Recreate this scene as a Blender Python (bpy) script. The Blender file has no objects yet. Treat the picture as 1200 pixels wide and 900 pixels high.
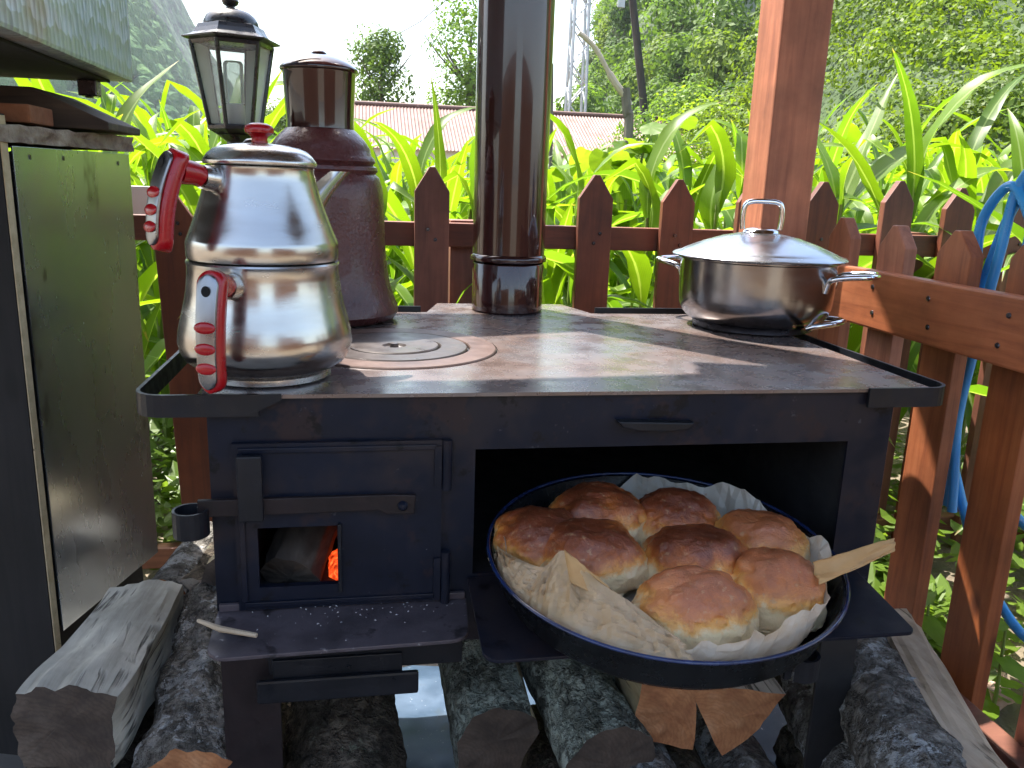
import bpy, bmesh, math, random
import numpy as np
from mathutils import Vector, Matrix, noise as mnoise
random.seed(7)
S = bpy.context.scene
COL = S.collection
R = math.radians
# ------------------------------------------------------------------ camera, world, sun, exposure
def make_camera():
    yaw, pitch, roll = -0.181, 0.238, 0.035
    f = Vector((-math.sin(yaw)*math.cos(pitch), math.cos(yaw)*math.cos(pitch), -math.sin(pitch)))
    r = Vector((math.cos(yaw), math.sin(yaw), 0)); u = r.cross(f)
    c, s = math.cos(roll), math.sin(roll)
    r2 = c*r + s*u; u2 = -s*r + c*u
    cd = bpy.data.cameras.new('camera'); cam = bpy.data.objects.new('camera', cd); COL.objects.link(cam)
    m = Matrix((r2, u2, -f)).transposed().to_4x4(); m.translation = Vector((-0.227, -0.840, 0.935))
    cam.matrix_world = m
    cd.sensor_fit = 'HORIZONTAL'; cd.sensor_width = 36; cd.lens = 960/1200*36
    cd.clip_start = 0.02; cd.clip_end = 6000
    S.camera = cam
make_camera()
SUN_TRAVEL = Vector((0.60, -0.80, 0)).normalized()          # horizontal way the light travels
SUN_EL = math.atan(1.95)
W = bpy.data.worlds.new('World'); S.world = W; W.use_nodes = True
wn = W.node_tree.nodes; wl = W.node_tree.links
sky = wn.new('ShaderNodeTexSky'); sky.sky_type = 'NISHITA'; sky.sun_disc = False
sky.sun_elevation = SUN_EL
to_sun = -SUN_TRAVEL
sky.sun_rotation = math.atan2(to_sun.x, to_sun.y)
sky.air_density = 1.3; sky.dust_density = 3.0; sky.ozone_density = 1.2
wn['Background'].inputs['Strength'].default_value = 0.15
wl.new(sky.outputs[0], wn['Background'].inputs['Color'])
sl = bpy.data.lights.new('sun', 'SUN'); sl.energy = 5.0; sl.angle = R(0.5); sl.color = (1.0, 0.955, 0.88)
so = bpy.data.objects.new('sun', sl); COL.objects.link(so)
sdir = (SUN_TRAVEL*math.cos(SUN_EL) + Vector((0, 0, -math.sin(SUN_EL)))).normalized()
so.rotation_euler = sdir.to_track_quat('-Z', 'Y').to_euler(); so.location = (-3, 4, 6)
S.view_settings.view_transform = 'Standard'; S.view_settings.look = 'None'
S.view_settings.exposure = 1.75; S.view_settings.gamma = 1.0
S.render.engine = 'CYCLES'; S.render.filter_size = 1.15
S.cycles.use_denoising = True
S.cycles.max_bounces = 9; S.cycles.diffuse_bounces = 4; S.cycles.glossy_bounces = 4; S.cycles.transmission_bounces = 6
S.cycles.transparent_max_bounces = 12; S.cycles.volume_bounces = 0
S.cycles.caustics_reflective = False; S.cycles.caustics_refractive = False
S.cycles.sample_clamp_indirect = 8
# ------------------------------------------------------------------ mesh helper
class MB:
    def __init__(s): s.v = []; s.f = []; s.m = []; s.s = []; s.soft = False
    def add(s, vs, fs, mi=0, smooth=False):
        o = len(s.v); s.v += [tuple(map(float, p)) for p in vs]
        for f in fs: s.f.append(tuple(i+o for i in f)); s.m.append(mi); s.s.append(smooth)
        return s
    def box(s, x0, x1, y0, y1, z0, z1, mi=0, bev=0.0):
        bm = bmesh.new(); bmesh.ops.create_cube(bm, size=1)
        for v in bm.verts: v.co = ((x0+x1)/2+v.co.x*(x1-x0), (y0+y1)/2+v.co.y*(y1-y0), (z0+z1)/2+v.co.z*(z1-z0))
        if bev: bmesh.ops.bevel(bm, geom=list(bm.edges), offset=bev, segments=2, profile=0.6, affect='EDGES')
        s.bm(bm, mi); return s
    def bm(s, bm, mi=0, smooth=False):
        bm.verts.index_update()
        s.add([v.co[:] for v in bm.verts], [[v.index for v in f.verts] for f in bm.faces], mi, smooth); bm.free()
    def lathe(s, prof, c=(0, 0, 0), n=64, mi=0, smooth=True, squash=None, closed=False):
        vs = []; fs = []
        for r, z in prof:
            for k in range(n):
                a = 2*math.pi*k/n; vs.append((c[0]+r*math.cos(a), c[1]+r*math.sin(a), c[2]+z))
        m = len(prof)
        for i in range(m if closed else m-1):
            j = (i+1) % m
            for k in range(n):
                k2 = (k+1) % n; fs.append((i*n+k, i*n+k2, j*n+k2, j*n+k))
        s.add(vs, fs, mi, smooth); return s
    def tube(s, path, r, n=10, mi=0, smooth=True, cap=True, closed=False):
        P = [Vector(p) for p in path]; rs = r if isinstance(r, (list, tuple)) else [r]*len(P)
        vs = []; fs = []; up = None; m = len(P)
        for i, p in enumerate(P):
            a = P[(i+1) % m]-P[i-1] if closed else P[min(i+1, m-1)]-P[max(i-1, 0)]
            a.normalize()
            if up is None:
                up = Vector((0, 0, 1)) if abs(a.z) < .9 else Vector((0, 1, 0))
            sd = a.cross(up).normalized(); up = sd.cross(a).normalized()
            for k in range(n):
                t = 2*math.pi*k/n; vs.append(p + rs[i]*(math.cos(t)*sd+math.sin(t)*up))
        for i in range(m if closed else m-1):
            j = (i+1) % m
            for k in range(n):
                k2 = (k+1) % n; fs.append((i*n+k, i*n+k2, j*n+k2, j*n+k))
        if cap and not closed:
            fs.append(tuple(range(n-1, -1, -1))); fs.append(tuple((m-1)*n+k for k in range(n)))
        s.add(vs, fs, mi, smooth); return s
    def strip(s, path, z0, z1, th, mi=0, closed=False):
        """upright flat bar bent along a horizontal path"""
        P = [Vector((p[0], p[1], 0)) for p in path]; m = len(P); vs = []; fs = []
        for i, p in enumerate(P):
            a = P[(i+1) % m]-P[i-1] if closed else P[min(i+1, m-1)]-P[max(i-1, 0)]
            a.normalize(); nrm = Vector((a.y, -a.x, 0))*th/2
            for q, z in ((p+nrm, z0), (p+nrm, z1), (p-nrm, z1), (p-nrm, z0)): vs.append((q.x, q.y, z))
        for i in range(m if closed else m-1):
            j = (i+1) % m
            for k in range(4):
                k2 = (k+1) % 4; fs.append((i*4+k, j*4+k, j*4+k2, i*4+k2))
        if not closed: fs.append((0, 1, 2, 3)); fs.append(((m-1)*4+3, (m-1)*4+2, (m-1)*4+1, (m-1)*4))
        s.add(vs, fs, mi, False); return s
    def prism(s, poly, axis, a0, a1, mi=0, bev=0.0):
        """polygon extruded along axis 'x','y' or 'z'"""
        def P(u, v, w): return {'x': (w, u, v), 'y': (u, w, v), 'z': (u, v, w)}[axis]
        bm = bmesh.new(); lo = [bm.verts.new(P(u, v, a0)) for u, v in poly]; hi = [bm.verts.new(P(u, v, a1)) for u, v in poly]
        n = len(poly); bm.faces.new(lo); bm.faces.new(hi[::-1])
        for i in range(n): j = (i+1) % n; bm.faces.new((lo[j], lo[i], hi[i], hi[j]))
        bmesh.ops.recalc_face_normals(bm, faces=bm.faces[:])
        if bev: bmesh.ops.bevel(bm, geom=list(bm.edges), offset=bev, segments=2, profile=0.6, affect='EDGES')
        s.bm(bm, mi); return s
    def xf(s, M, start=0):
        for i in range(start, len(s.v)): s.v[i] = tuple(M @ Vector(s.v[i]))
        return s
    def mesh(s, name, mats, off=(0, 0, 0)):
        me = bpy.data.meshes.new(name)
        o = Vector(off); me.from_pydata([tuple(Vector(p)-o) for p in s.v], [], s.f)
        for m in (mats if isinstance(mats, (list, tuple)) else [mats]): me.materials.append(m)
        me.polygons.foreach_set('material_index', s.m); me.polygons.foreach_set('use_smooth', s.s)
        me.update()
        if any(s.s) and not s.soft: me.set_sharp_from_angle(angle=R(42))
        return me
def link(name, data, parent=None, loc=(0, 0, 0), rot=(0, 0, 0)):
    o = bpy.data.objects.new(name, data); COL.objects.link(o); o.location = loc; o.rotation_euler = rot
    if parent: o.parent = parent
    return o
def tag(o, label=None, cat=None, group=None, kind=None):
    for k, v in (('label', label), ('category', cat), ('group', group), ('kind', kind)):
        if v: o[k] = v
    return o
class T:
    """a thing: an Empty at its base; parts are authored in world coordinates"""
    def __init__(s, name, loc, label, cat, group=None, rot=(0, 0, 0)):
        s.e = link(name, None, None, loc, rot); s.loc = Vector(loc); s.e.empty_display_size = .05
        tag(s.e, label, cat, group)
    def part(s, name, mb, mats, label=None, parent=None, local=False):
        p = parent or s.e
        off = (0, 0, 0) if local else s.loc
        o = link(name, mb.mesh(name, mats, off), p)
        if label: o['label'] = label
        return o
def solo(name, mb, mats, label, cat, base=(0, 0, 0), group=None, kind=None):
    o = link(name, mb.mesh(name, mats, base), None, base); return tag(o, label, cat, group, kind)
def arc(cx, cy, r, a0, a1, n):
    return [(cx+r*math.cos(R(a0+(a1-a0)*i/n)), cy+r*math.sin(R(a0+(a1-a0)*i/n))) for i in range(n+1)]
# ------------------------------------------------------------------ materials
def nt_mat(name):
    m = bpy.data.materials.new(name); m.use_nodes = True
    n = m.node_tree.nodes; l = m.node_tree.links
    return m, n, l, n['Principled BSDF']
def ramp(n, cols, interp='LINEAR'):
    r = n.new('ShaderNodeValToRGB'); cr = r.color_ramp; cr.interpolation = interp
    while len(cr.elements) < len(cols): cr.elements.new(.5)
    for e, (p, c) in zip(cr.elements, cols):
        e.position = p; e.color = (c, c, c, 1) if isinstance(c, (int, float)) else (*c, 1)
    return r
def coords(n, l, stretch=(1, 1, 1), vary=True):
    tc = n.new('ShaderNodeTexCoord'); mp = n.new('ShaderNodeMapping'); mp.inputs['Scale'].default_value = stretch
    l.new(tc.outputs['Object'], mp.inputs['Vector'])
    if vary:
        oi = n.new('ShaderNodeObjectInfo'); mu = n.new('ShaderNodeMath'); mu.operation = 'MULTIPLY'; mu.inputs[1].default_value = 37.0
        l.new(oi.outputs['Random'], mu.inputs[0]); l.new(mu.outputs[0], mp.inputs['Location'])
    return mp
def noise_n(n, l, vec, scale, detail=5, rough=.6, dist=0):
    t = n.new('ShaderNodeTexNoise'); t.inputs['Scale'].default_value = scale; t.inputs['Detail'].default_value = detail
    t.inputs['Roughness'].default_value = rough; t.inputs['Distortion'].default_value = dist
    l.new(vec.outputs[0], t.inputs['Vector']); return t
def mix_n(n, l, fac, a, b, blend='MIX'):
    m = n.new('ShaderNodeMix'); m.data_type = 'RGBA'; m.blend_type = blend
    for sock, v in ((m.inputs[0], fac), (m.inputs[6], a), (m.inputs[7], b)):
        if hasattr(v, 'is_output'): l.new(v, sock)
        elif isinstance(v, (int, float)) : sock.default_value = v if sock.type == 'VALUE' else (v, v, v, 1)
        else: sock.default_value = (*v, 1)
    return m.outputs[2]
def M(name, cols, scale=8, stretch=(1, 1, 1), rough=.5, rough_var=.15, metal=0.0, bump=.1, bscale=None, bdist=.002, detail=6, nrough=.6,
      coat=0, spots=None, spec=.5, ior=1.5, dist=0, aniso=0):
    m, n, l, b = nt_mat(name)
    mp = coords(n, l, stretch)
    t = noise_n(n, l, mp, scale, detail, nrough, dist); r = ramp(n, cols); l.new(t.outputs['Fac'], r.inputs[0])
    col = r.outputs[0]
    if spots:                       # (scale, threshold, colour, strength)
        for sc, th, c, st in spots:
            t2 = noise_n(n, l, mp, sc, 4, .65); r2 = ramp(n, [(th, 0), (min(.99, th+.07), st)]); l.new(t2.outputs['Fac'], r2.inputs[0])
            col = mix_n(n, l, r2.outputs[0], col, c)
    l.new(col, b.inputs['Base Color'])
    t3 = noise_n(n, l, mp, scale*2.3, 5, .6); mr = n.new('ShaderNodeMapRange')
    mr.inputs[1].default_value = .3; mr.inputs[2].default_value = .7
    mr.inputs[3].default_value = max(.02, rough-rough_var); mr.inputs[4].default_value = min(1, rough+rough_var)
    l.new(t3.outputs['Fac'], mr.inputs[0]); l.new(mr.outputs[0], b.inputs['Roughness'])
    b.inputs['Metallic'].default_value = metal; b.inputs['Coat Weight'].default_value = coat
    b.inputs['Specular IOR Level'].default_value = spec
    if aniso: b.inputs['Anisotropic'].default_value = aniso
    if bump:
        t4 = noise_n(n, l, mp, bscale or scale*3, 5, .6); bp = n.new('ShaderNodeBump'); bp.inputs['Strength'].default_value = bump
        bp.inputs['Distance'].default_value = bdist; l.new(t4.outputs['Fac'], bp.inputs['Height']); l.new(bp.outputs[0], b.inputs['Normal'])
    return m
def wood(name, dark, mid, light, grain='z', rough=.55, knots=True, coat=0.0, cracks=0):
    st = {'x': (.07, 1, 1), 'y': (1, .07, 1), 'z': (1, 1, .07)}[grain]
    m, n, l, b = nt_mat(name)
    mp = coords(n, l, st)
    t = noise_n(n, l, mp, 55, 7, .65, .6); r = ramp(n, [(.25, dark), (.5, mid), (.78, light)]); l.new(t.outputs['Fac'], r.inputs[0])
    mp2 = coords(n, l, (1, 1, 1)); t2 = noise_n(n, l, mp2, 6, 5, .6); r2 = ramp(n, [(.3, .52), (.7, 1.2)]); l.new(t2.outputs['Fac'], r2.inputs[0])
    col = mix_n(n, l, 1.0, r.outputs[0], r2.outputs[0], 'MULTIPLY')
    if knots:
        v = n.new('ShaderNodeTexVoronoi'); v.inputs['Scale'].default_value = 9
        mp3 = coords(n, l, {'x': (.5, 1, 1), 'y': (1, .5, 1), 'z': (1, 1, .5)}[grain]); l.new(mp3.outputs[0], v.inputs['Vector'])
        r3 = ramp(n, [(.06, .75), (.13, 0)]); l.new(v.outputs['Distance'], r3.inputs[0]); col = mix_n(n, l, r3.outputs[0], col, tuple(c*.35 for c in dark))
    oi = n.new('ShaderNodeObjectInfo'); hs = n.new('ShaderNodeHueSaturation'); mv = n.new('ShaderNodeMapRange'); mv.inputs[3].default_value = .78; mv.inputs[4].default_value = 1.2; l.new(oi.outputs['Random'], mv.inputs[0]); l.new(mv.outputs[0], hs.inputs['Value'])
    ms_ = n.new('ShaderNodeMapRange'); ms_.inputs[3].default_value = 1.05; ms_.inputs[4].default_value = .82; l.new(oi.outputs['Random'], ms_.inputs[0]); l.new(ms_.outputs[0], hs.inputs['Saturation']); l.new(col, hs.inputs['Color']); col = hs.outputs[0]
    hgt = t.outputs['Fac']
    if cracks:
        mp4 = coords(n, l, {'x': (.05, 1, 1), 'y': (1, .05, 1), 'z': (1, 1, .05)}[grain]); t4 = noise_n(n, l, mp4, 34, 3, .55, .9)
        r4 = ramp(n, [(.455, 0), (.485, 1), (.50, 1), (.53, 0)]); l.new(t4.outputs['Fac'], r4.inputs[0])
        t5 = noise_n(n, l, mp2, 9, 3); r5 = ramp(n, [(.5, 0), (.62, cracks)]); l.new(t5.outputs['Fac'], r5.inputs[0])
        fac = mix_n(n, l, 1.0, r4.outputs[0], r5.outputs[0], 'MULTIPLY'); col = mix_n(n, l, fac, col, tuple(c*.22 for c in dark))
        sb = n.new('ShaderNodeMath'); sb.operation = 'MULTIPLY_ADD'; sb.inputs[1].default_value = -2.5; l.new(fac, sb.inputs[0]); l.new(t.outputs['Fac'], sb.inputs[2]); hgt = sb.outputs[0]
    l.new(col, b.inputs['Base Color']); b.inputs['Roughness'].default_value = rough; b.inputs['Coat Weight'].default_value = coat
    b.inputs['Coat Roughness'].default_value = .3
    bp = n.new('ShaderNodeBump'); bp.inputs['Strength'].default_value = .8 if cracks else .35; bp.inputs['Distance'].default_value = .002 if cracks else .0012
    l.new(hgt, bp.inputs['Height']); l.new(bp.outputs[0], b.inputs['Normal'])
    return m
def leafmat(name, c1, c2, trans=.5, tcol=None, rough=.4, scale=6, vein=False, spec=.5):
    m, n, l, b = nt_mat(name)
    mp = coords(n, l); t = noise_n(n, l, mp, scale, 3); r = ramp(n, [(.3, c1), (.7, c2)]); l.new(t.outputs['Fac'], r.inputs[0])
    oi = n.new('ShaderNodeObjectInfo'); hs = n.new('ShaderNodeHueSaturation'); mr = n.new('ShaderNodeMapRange')
    l.new(oi.outputs['Random'], mr.inputs[0]); mr.inputs[3].default_value = .75; mr.inputs[4].default_value = 1.25
    l.new(mr.outputs[0], hs.inputs['Value']); l.new(r.outputs[0], hs.inputs['Color'])
    colo = hs.outputs[0]
    if vein:
        ar = n.new('ShaderNodeAttribute'); ar.attribute_name = 'rib'; rr = ramp(n, [(.86, 0), (.95, .75)]); l.new(ar.outputs['Fac'], rr.inputs[0]); colo = mix_n(n, l, rr.outputs[0], colo, (.34, .42, .16))
        sn = n.new('ShaderNodeMath'); sn.operation = 'MULTIPLY'; sn.inputs[1].default_value = 52; l.new(ar.outputs['Fac'], sn.inputs[0]); s2 = n.new('ShaderNodeMath'); s2.operation = 'SINE'; l.new(sn.outputs[0], s2.inputs[0])
        r6 = ramp(n, [(.0, 0), (1, .22)]); l.new(s2.outputs[0], r6.inputs[0]); colo = mix_n(n, l, r6.outputs[0], colo, tuple(q*.55 for q in c1))
        al = n.new('ShaderNodeAttribute'); al.attribute_name = 'along'; t7 = noise_n(n, l, mp, 40, 4); ad = n.new('ShaderNodeMath'); ad.operation = 'MULTIPLY_ADD'; ad.inputs[1].default_value = .22; l.new(t7.outputs['Fac'], ad.inputs[0]); l.new(al.outputs['Fac'], ad.inputs[2])
        r7 = ramp(n, [(1.0, 0), (1.0, 0)]); r7.color_ramp.elements[0].position = .985; r7.color_ramp.elements[1].color = (.8, .8, .8, 1)
        dv = n.new('ShaderNodeMath'); dv.operation = 'MULTIPLY'; dv.inputs[1].default_value = .92; l.new(ad.outputs[0], dv.inputs[0]); l.new(dv.outputs[0], r7.inputs[0]); colo = mix_n(n, l, r7.outputs[0], colo, (.30, .22, .09))
    l.new(colo, b.inputs['Base Color']); b.inputs['Roughness'].default_value = rough; b.inputs['Specular IOR Level'].default_value = spec
    tr = n.new('ShaderNodeBsdfTranslucent'); mu = mix_n(n, l, 1.0, colo, tcol or (1.6, 1.5, .8), 'MULTIPLY'); l.new(mu, tr.inputs['Color'])
    mx = n.new('ShaderNodeMixShader'); mx.inputs[0].default_value = trans
    l.new(b.outputs[0], mx.inputs[1]); l.new(tr.outputs[0], mx.inputs[2]); l.new(mx.outputs[0], n['Material Output'].inputs['Surface'])
    return m
IRON = M('painted_iron', [(.3, (.004, .006, .013)), (.6, (.0075, .0105, .022)), (.8, (.015, .017, .026))], 9, rough=.42, rough_var=.14, bump=.25, bscale=60, bdist=.0008,
         spots=[(4.5, .50, (.022, .018, .022), .8), (13, .56, (.030, .018, .018), .75), (30, .60, (.003, .003, .004), .8), (45, .67, (.13, .13, .15), .4), (120, .73, (.42, .42, .44), .6)], spec=.22)
IRON_DARK = M('sooty_iron', [(.3, (.008, .008, .009)), (.7, (.018, .017, .018))], 12, rough=.7, bump=.2)
IRON_RUST = M('rusty_iron', [(.3, (.011, .008, .009)), (.6, (.020, .013, .014)), (.8, (.013, .011, .013))], 20, rough=.5, bump=.3, spots=[(60, .68, (.1, .09, .1), .6)], spec=.3)
LIP = M('worn_iron_lip', [(.3, (.045, .038, .045)), (.5, (.085, .07, .08)), (.7, (.03, .026, .03))], 11, rough=.4, rough_var=.15, bump=.3, bscale=50, spots=[(26, .60, (.012, .011, .012), .8), (75, .66, (.4, .38, .38), .7)])
STRAP = M('black_strap', [(.3, (.007, .008, .011)), (.7, (.013, .014, .019))], 25, rough=.4, spec=.3, bump=.2, spots=[(200, .74, (.3, .3, .3), .6)])
PLATE = M('hot_plate_steel', [(.28, (.10, .072, .063)), (.45, (.155, .112, .098)), (.6, (.15, .128, .126)), (.78, (.19, .16, .15))], 11, rough=.27, rough_var=.12, metal=.3, bump=.15, bscale=50, bdist=.0005, nrough=.5,
          spots=[(45, .69, (.07, .055, .05), .5), (4, .56, (.12, .12, .135), .6)], spec=.7)
RING = M('burner_ring_steel', [(.3, (.075, .045, .038)), (.55, (.125, .08, .066)), (.75, (.11, .09, .085))], 14, rough=.48, rough_var=.14, metal=.2, bump=.3, bscale=80, bdist=.0006)
RING2 = M('grey_burner_steel', [(.3, (.05, .04, .038)), (.55, (.085, .07, .066)), (.75, (.10, .09, .09))], 14, rough=.4, rough_var=.14, metal=.3, bump=.3, bscale=80, bdist=.0006)
PIPE = M('brown_pipe_enamel', [(.3, (.030, .009, .009)), (.7, (.045, .014, .012))], 5, rough=.13, rough_var=.04, bump=.04, bscale=20, coat=.6)
JUG = M('brown_hammered_enamel', [(.3, (.075, .020, .020)), (.7, (.11, .034, .032))], 30, rough=.3, rough_var=.06, bump=.8, bscale=170, bdist=.0022, coat=.25, spots=[(220, .72, (.25, .22, .2), .5)])
STEEL = M('polished_steel', [(.3, (.44, .42, .40)), (.7, (.52, .50, .48))], 6, (1, 1, 4), rough=.22, rough_var=.07, metal=1, bump=.06, bscale=90, bdist=.0006, aniso=.4, spots=[(7, .60, (.36, .34, .32), .5), (60, .70, (.30, .28, .26), .5)])
STEEL_BRUSH = M('brushed_steel', [(.3, (.52, .50, .48)), (.7, (.62, .6, .58))], 12, (1, 1, 6), rough=.27, rough_var=.06, metal=1, bump=.08, bscale=80, bdist=.0005, spots=[(5, .62, (.3, .28, .27), .4)])
LIDM = M('dull_lid_steel', [(.3, (.36, .38, .41)), (.7, (.46, .48, .51))], 9, rough=.24, rough_var=.08, metal=1, bump=.05, bscale=60, bdist=.001)
GRIPM = M('satin_grip_steel', [(.3, (.26, .26, .27)), (.7, (.34, .34, .35))], 6, rough=.3, metal=1, bump=0)
CHROME = M('bright_chrome', [(.3, (.74, .74, .76)), (.7, (.8, .8, .82))], 6, rough=.08, rough_var=.03, metal=1, bump=0)
STEEL_POT = M('used_pot_steel', [(.3, (.27, .26, .26)), (.7, (.36, .35, .35))], 6, (1, 1, 4), rough=.2, rough_var=.06, metal=1, bump=.03, bscale=120, bdist=.0005, aniso=.3, spots=[(12, .62, (.12, .1, .1), .5)])
STEEL_DARK = M('scorched_steel', [(.3, (.05, .05, .06)), (.7, (.14, .13, .14))], 14, rough=.3, metal=.9, bump=.1)
RED = M('red_plastic', [(.3, (.33, .002, .007)), (.7, (.40, .004, .010))], 8, rough=.26, rough_var=.05, bump=0, coat=.15)
BLACK = M('black_lacquer', [(.3, (.010, .010, .012)), (.7, (.022, .022, .025))], 20, rough=.32, bump=.08, coat=.2)
HOLE = M('dark_hole', [(.3, .004), (.7, .006)], 5, rough=.9, bump=0)
PANB = M('black_pan_enamel', [(.3, (.003, .0035, .0045)), (.7, (.008, .009, .011))], 18, rough=.26, rough_var=.08, bump=.1, bscale=70, spec=.3, spots=[(150, .72, (.2, .2, .2), .5), (10, .64, (.03, .026, .022), .5)])
PANR = M('blue_rim_enamel', [(.35, (.006, .010, .03)), (.65, (.012, .03, .12))], 18, rough=.2, bump=.05, coat=.4)
ZINC = M('stained_sheet_metal', [(.25, (.36, .40, .43)), (.5, (.46, .50, .54)), (.75, (.53, .55, .56))], 3.5, (1, 1, .4), rough=.27, rough_var=.06, metal=.92, bump=.1, bscale=9, bdist=.002,
         spots=[(9, .60, (.12, .10, .075), .7), (26, .66, (.10, .09, .07), .7), (60, .70, (.7, .7, .68), .5)])
BLUESHEET = M('sky_tinted_sheet', [(.3, (.035, .065, .11)), (.7, (.06, .10, .16))], 9, rough=.45, metal=.35, bump=.12, spots=[(90, .66, (.5, .55, .6), .9), (9, .6, (.05, .07, .09), .6)])  # blue of the reflected sky is put into the base colour
SHADEWOOD = wood('shade_black_board', (.005, .005, .006), (.010, .009, .010), (.018, .016, .016), 'z', .85)  # near-black colour holds the shade on the cabinet front and under the box
PLY = M('plywood_edge', [(.3, (.42, .33, .19)), (.7, (.60, .49, .31))], 60, rough=.85, bump=.4, spots=[(90, .66, (.08, .06, .04), .9)])
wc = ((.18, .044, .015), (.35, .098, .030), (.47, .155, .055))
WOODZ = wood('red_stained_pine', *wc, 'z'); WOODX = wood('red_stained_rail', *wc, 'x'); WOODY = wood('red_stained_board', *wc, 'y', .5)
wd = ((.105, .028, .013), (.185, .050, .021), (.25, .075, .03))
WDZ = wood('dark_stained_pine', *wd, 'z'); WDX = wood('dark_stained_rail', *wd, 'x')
POSTW = wood('orange_stained_post', (.25, .06, .02), (.42, .115, .036), (.52, .165, .06), 'z', .6)
WEATH = wood('weathered_dark_board', (.035, .022, .015), (.075, .048, .032), (.14, .09, .055), 'x', .8)
ROOFW = wood('roof_boards', (.08, .035, .018), (.13, .06, .03), (.18, .085, .045), 'y', .7, False)
def bark(name, dark, mid, light, lichen, lich_amt, vs=(34, 13, 34)):
    """plated bark: deep cracks between plates and crisp lichen patches"""
    m, n, l, b = nt_mat(name); mp = coords(n, l, vs); mp1 = coords(n, l)
    w = noise_n(n, l, mp1, 26, 5, .65)
    wv = n.new('ShaderNodeVectorMath'); wv.operation = 'MULTIPLY_ADD'; wv.inputs[1].default_value = (3.4, 3.4, 3.4)
    l.new(w.outputs['Color'], wv.inputs[0]); l.new(mp.outputs[0], wv.inputs[2])
    v = n.new('ShaderNodeTexVoronoi'); v.feature = 'DISTANCE_TO_EDGE'; v.inputs['Scale'].default_value = 1.0; l.new(wv.outputs[0], v.inputs['Vector'])
    v2 = n.new('ShaderNodeTexVoronoi'); v2.inputs['Scale'].default_value = 1.0; l.new(wv.outputs[0], v2.inputs['Vector'])
    t = noise_n(n, l, mp1, 60, 8, .7); r = ramp(n, [(.32, dark), (.5, mid), (.68, light)]); l.new(t.outputs['Fac'], r.inputs[0])
    sp = n.new('ShaderNodeSeparateColor'); l.new(v2.outputs['Color'], sp.inputs[0]); rv = ramp(n, [(.0, .6), (1, 1.35)]); l.new(sp.outputs[0], rv.inputs[0])
    c = mix_n(n, l, 1.0, r.outputs[0], rv.outputs[0], 'MULTIPLY')
    t2 = noise_n(n, l, mp1, 19, 7, .75); r2 = ramp(n, [(.62-lich_amt, 0), (.65-lich_amt, .85)]); l.new(t2.outputs['Fac'], r2.inputs[0]); c = mix_n(n, l, r2.outputs[0], c, lichen)
    t3 = noise_n(n, l, mp1, 95, 5, .7); r3 = ramp(n, [(.58, 0), (.63, .8)]); l.new(t3.outputs['Fac'], r3.inputs[0]); c = mix_n(n, l, r3.outputs[0], c, dark)
    re = ramp(n, [(0, .40), (.05, 0)]); l.new(v.outputs['Distance'], re.inputs[0]); c = mix_n(n, l, re.outputs[0], c, tuple(q*.45 for q in dark))
    l.new(c, b.inputs['Base Color']); b.inputs['Roughness'].default_value = .92; b.inputs['Specular IOR Level'].default_value = .2
    rh = ramp(n, [(0, 0), (.22, .8), (.6, 1)]); l.new(v.outputs['Distance'], rh.inputs[0])
    ad = n.new('ShaderNodeMath'); ad.operation = 'MULTIPLY_ADD'; ad.inputs[1].default_value = .9; l.new(t.outputs['Fac'], ad.inputs[0]); l.new(rh.outputs[0], ad.inputs[2])
    bp = n.new('ShaderNodeBump'); bp.inputs['Strength'].default_value = 1; bp.inputs['Distance'].default_value = .007; l.new(ad.outputs[0], bp.inputs['Height']); l.new(bp.outputs[0], b.inputs['Normal'])
    return m
BARK = bark('grey_bark', (.055, .048, .042), (.19, .175, .155), (.34, .325, .30), (.48, .49, .49), .08)
BARK2 = bark('lichen_bark', (.05, .052, .042), (.17, .18, .15), (.29, .31, .26), (.42, .46, .39), .13, (70, 38, 70))
BARK3 = bark('brown_bark', (.034, .026, .02), (.105, .083, .062), (.18, .15, .11), (.20, .21, .15), .03)
SPLITG = wood('weathered_split', (.38, .345, .27), (.60, .56, .46), (.74, .70, .59), 'y', .85, False, 0, .95)
SPLITY = wood('fresh_split', (.30, .22, .11), (.45, .36, .20), (.55, .46, .29), 'y', .85, False, 0, .6)
SPLITP = wood('pale_split', (.30, .215, .14), (.46, .35, .24), (.57, .46, .34), 'y', .85, False, 0, .9)
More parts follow.
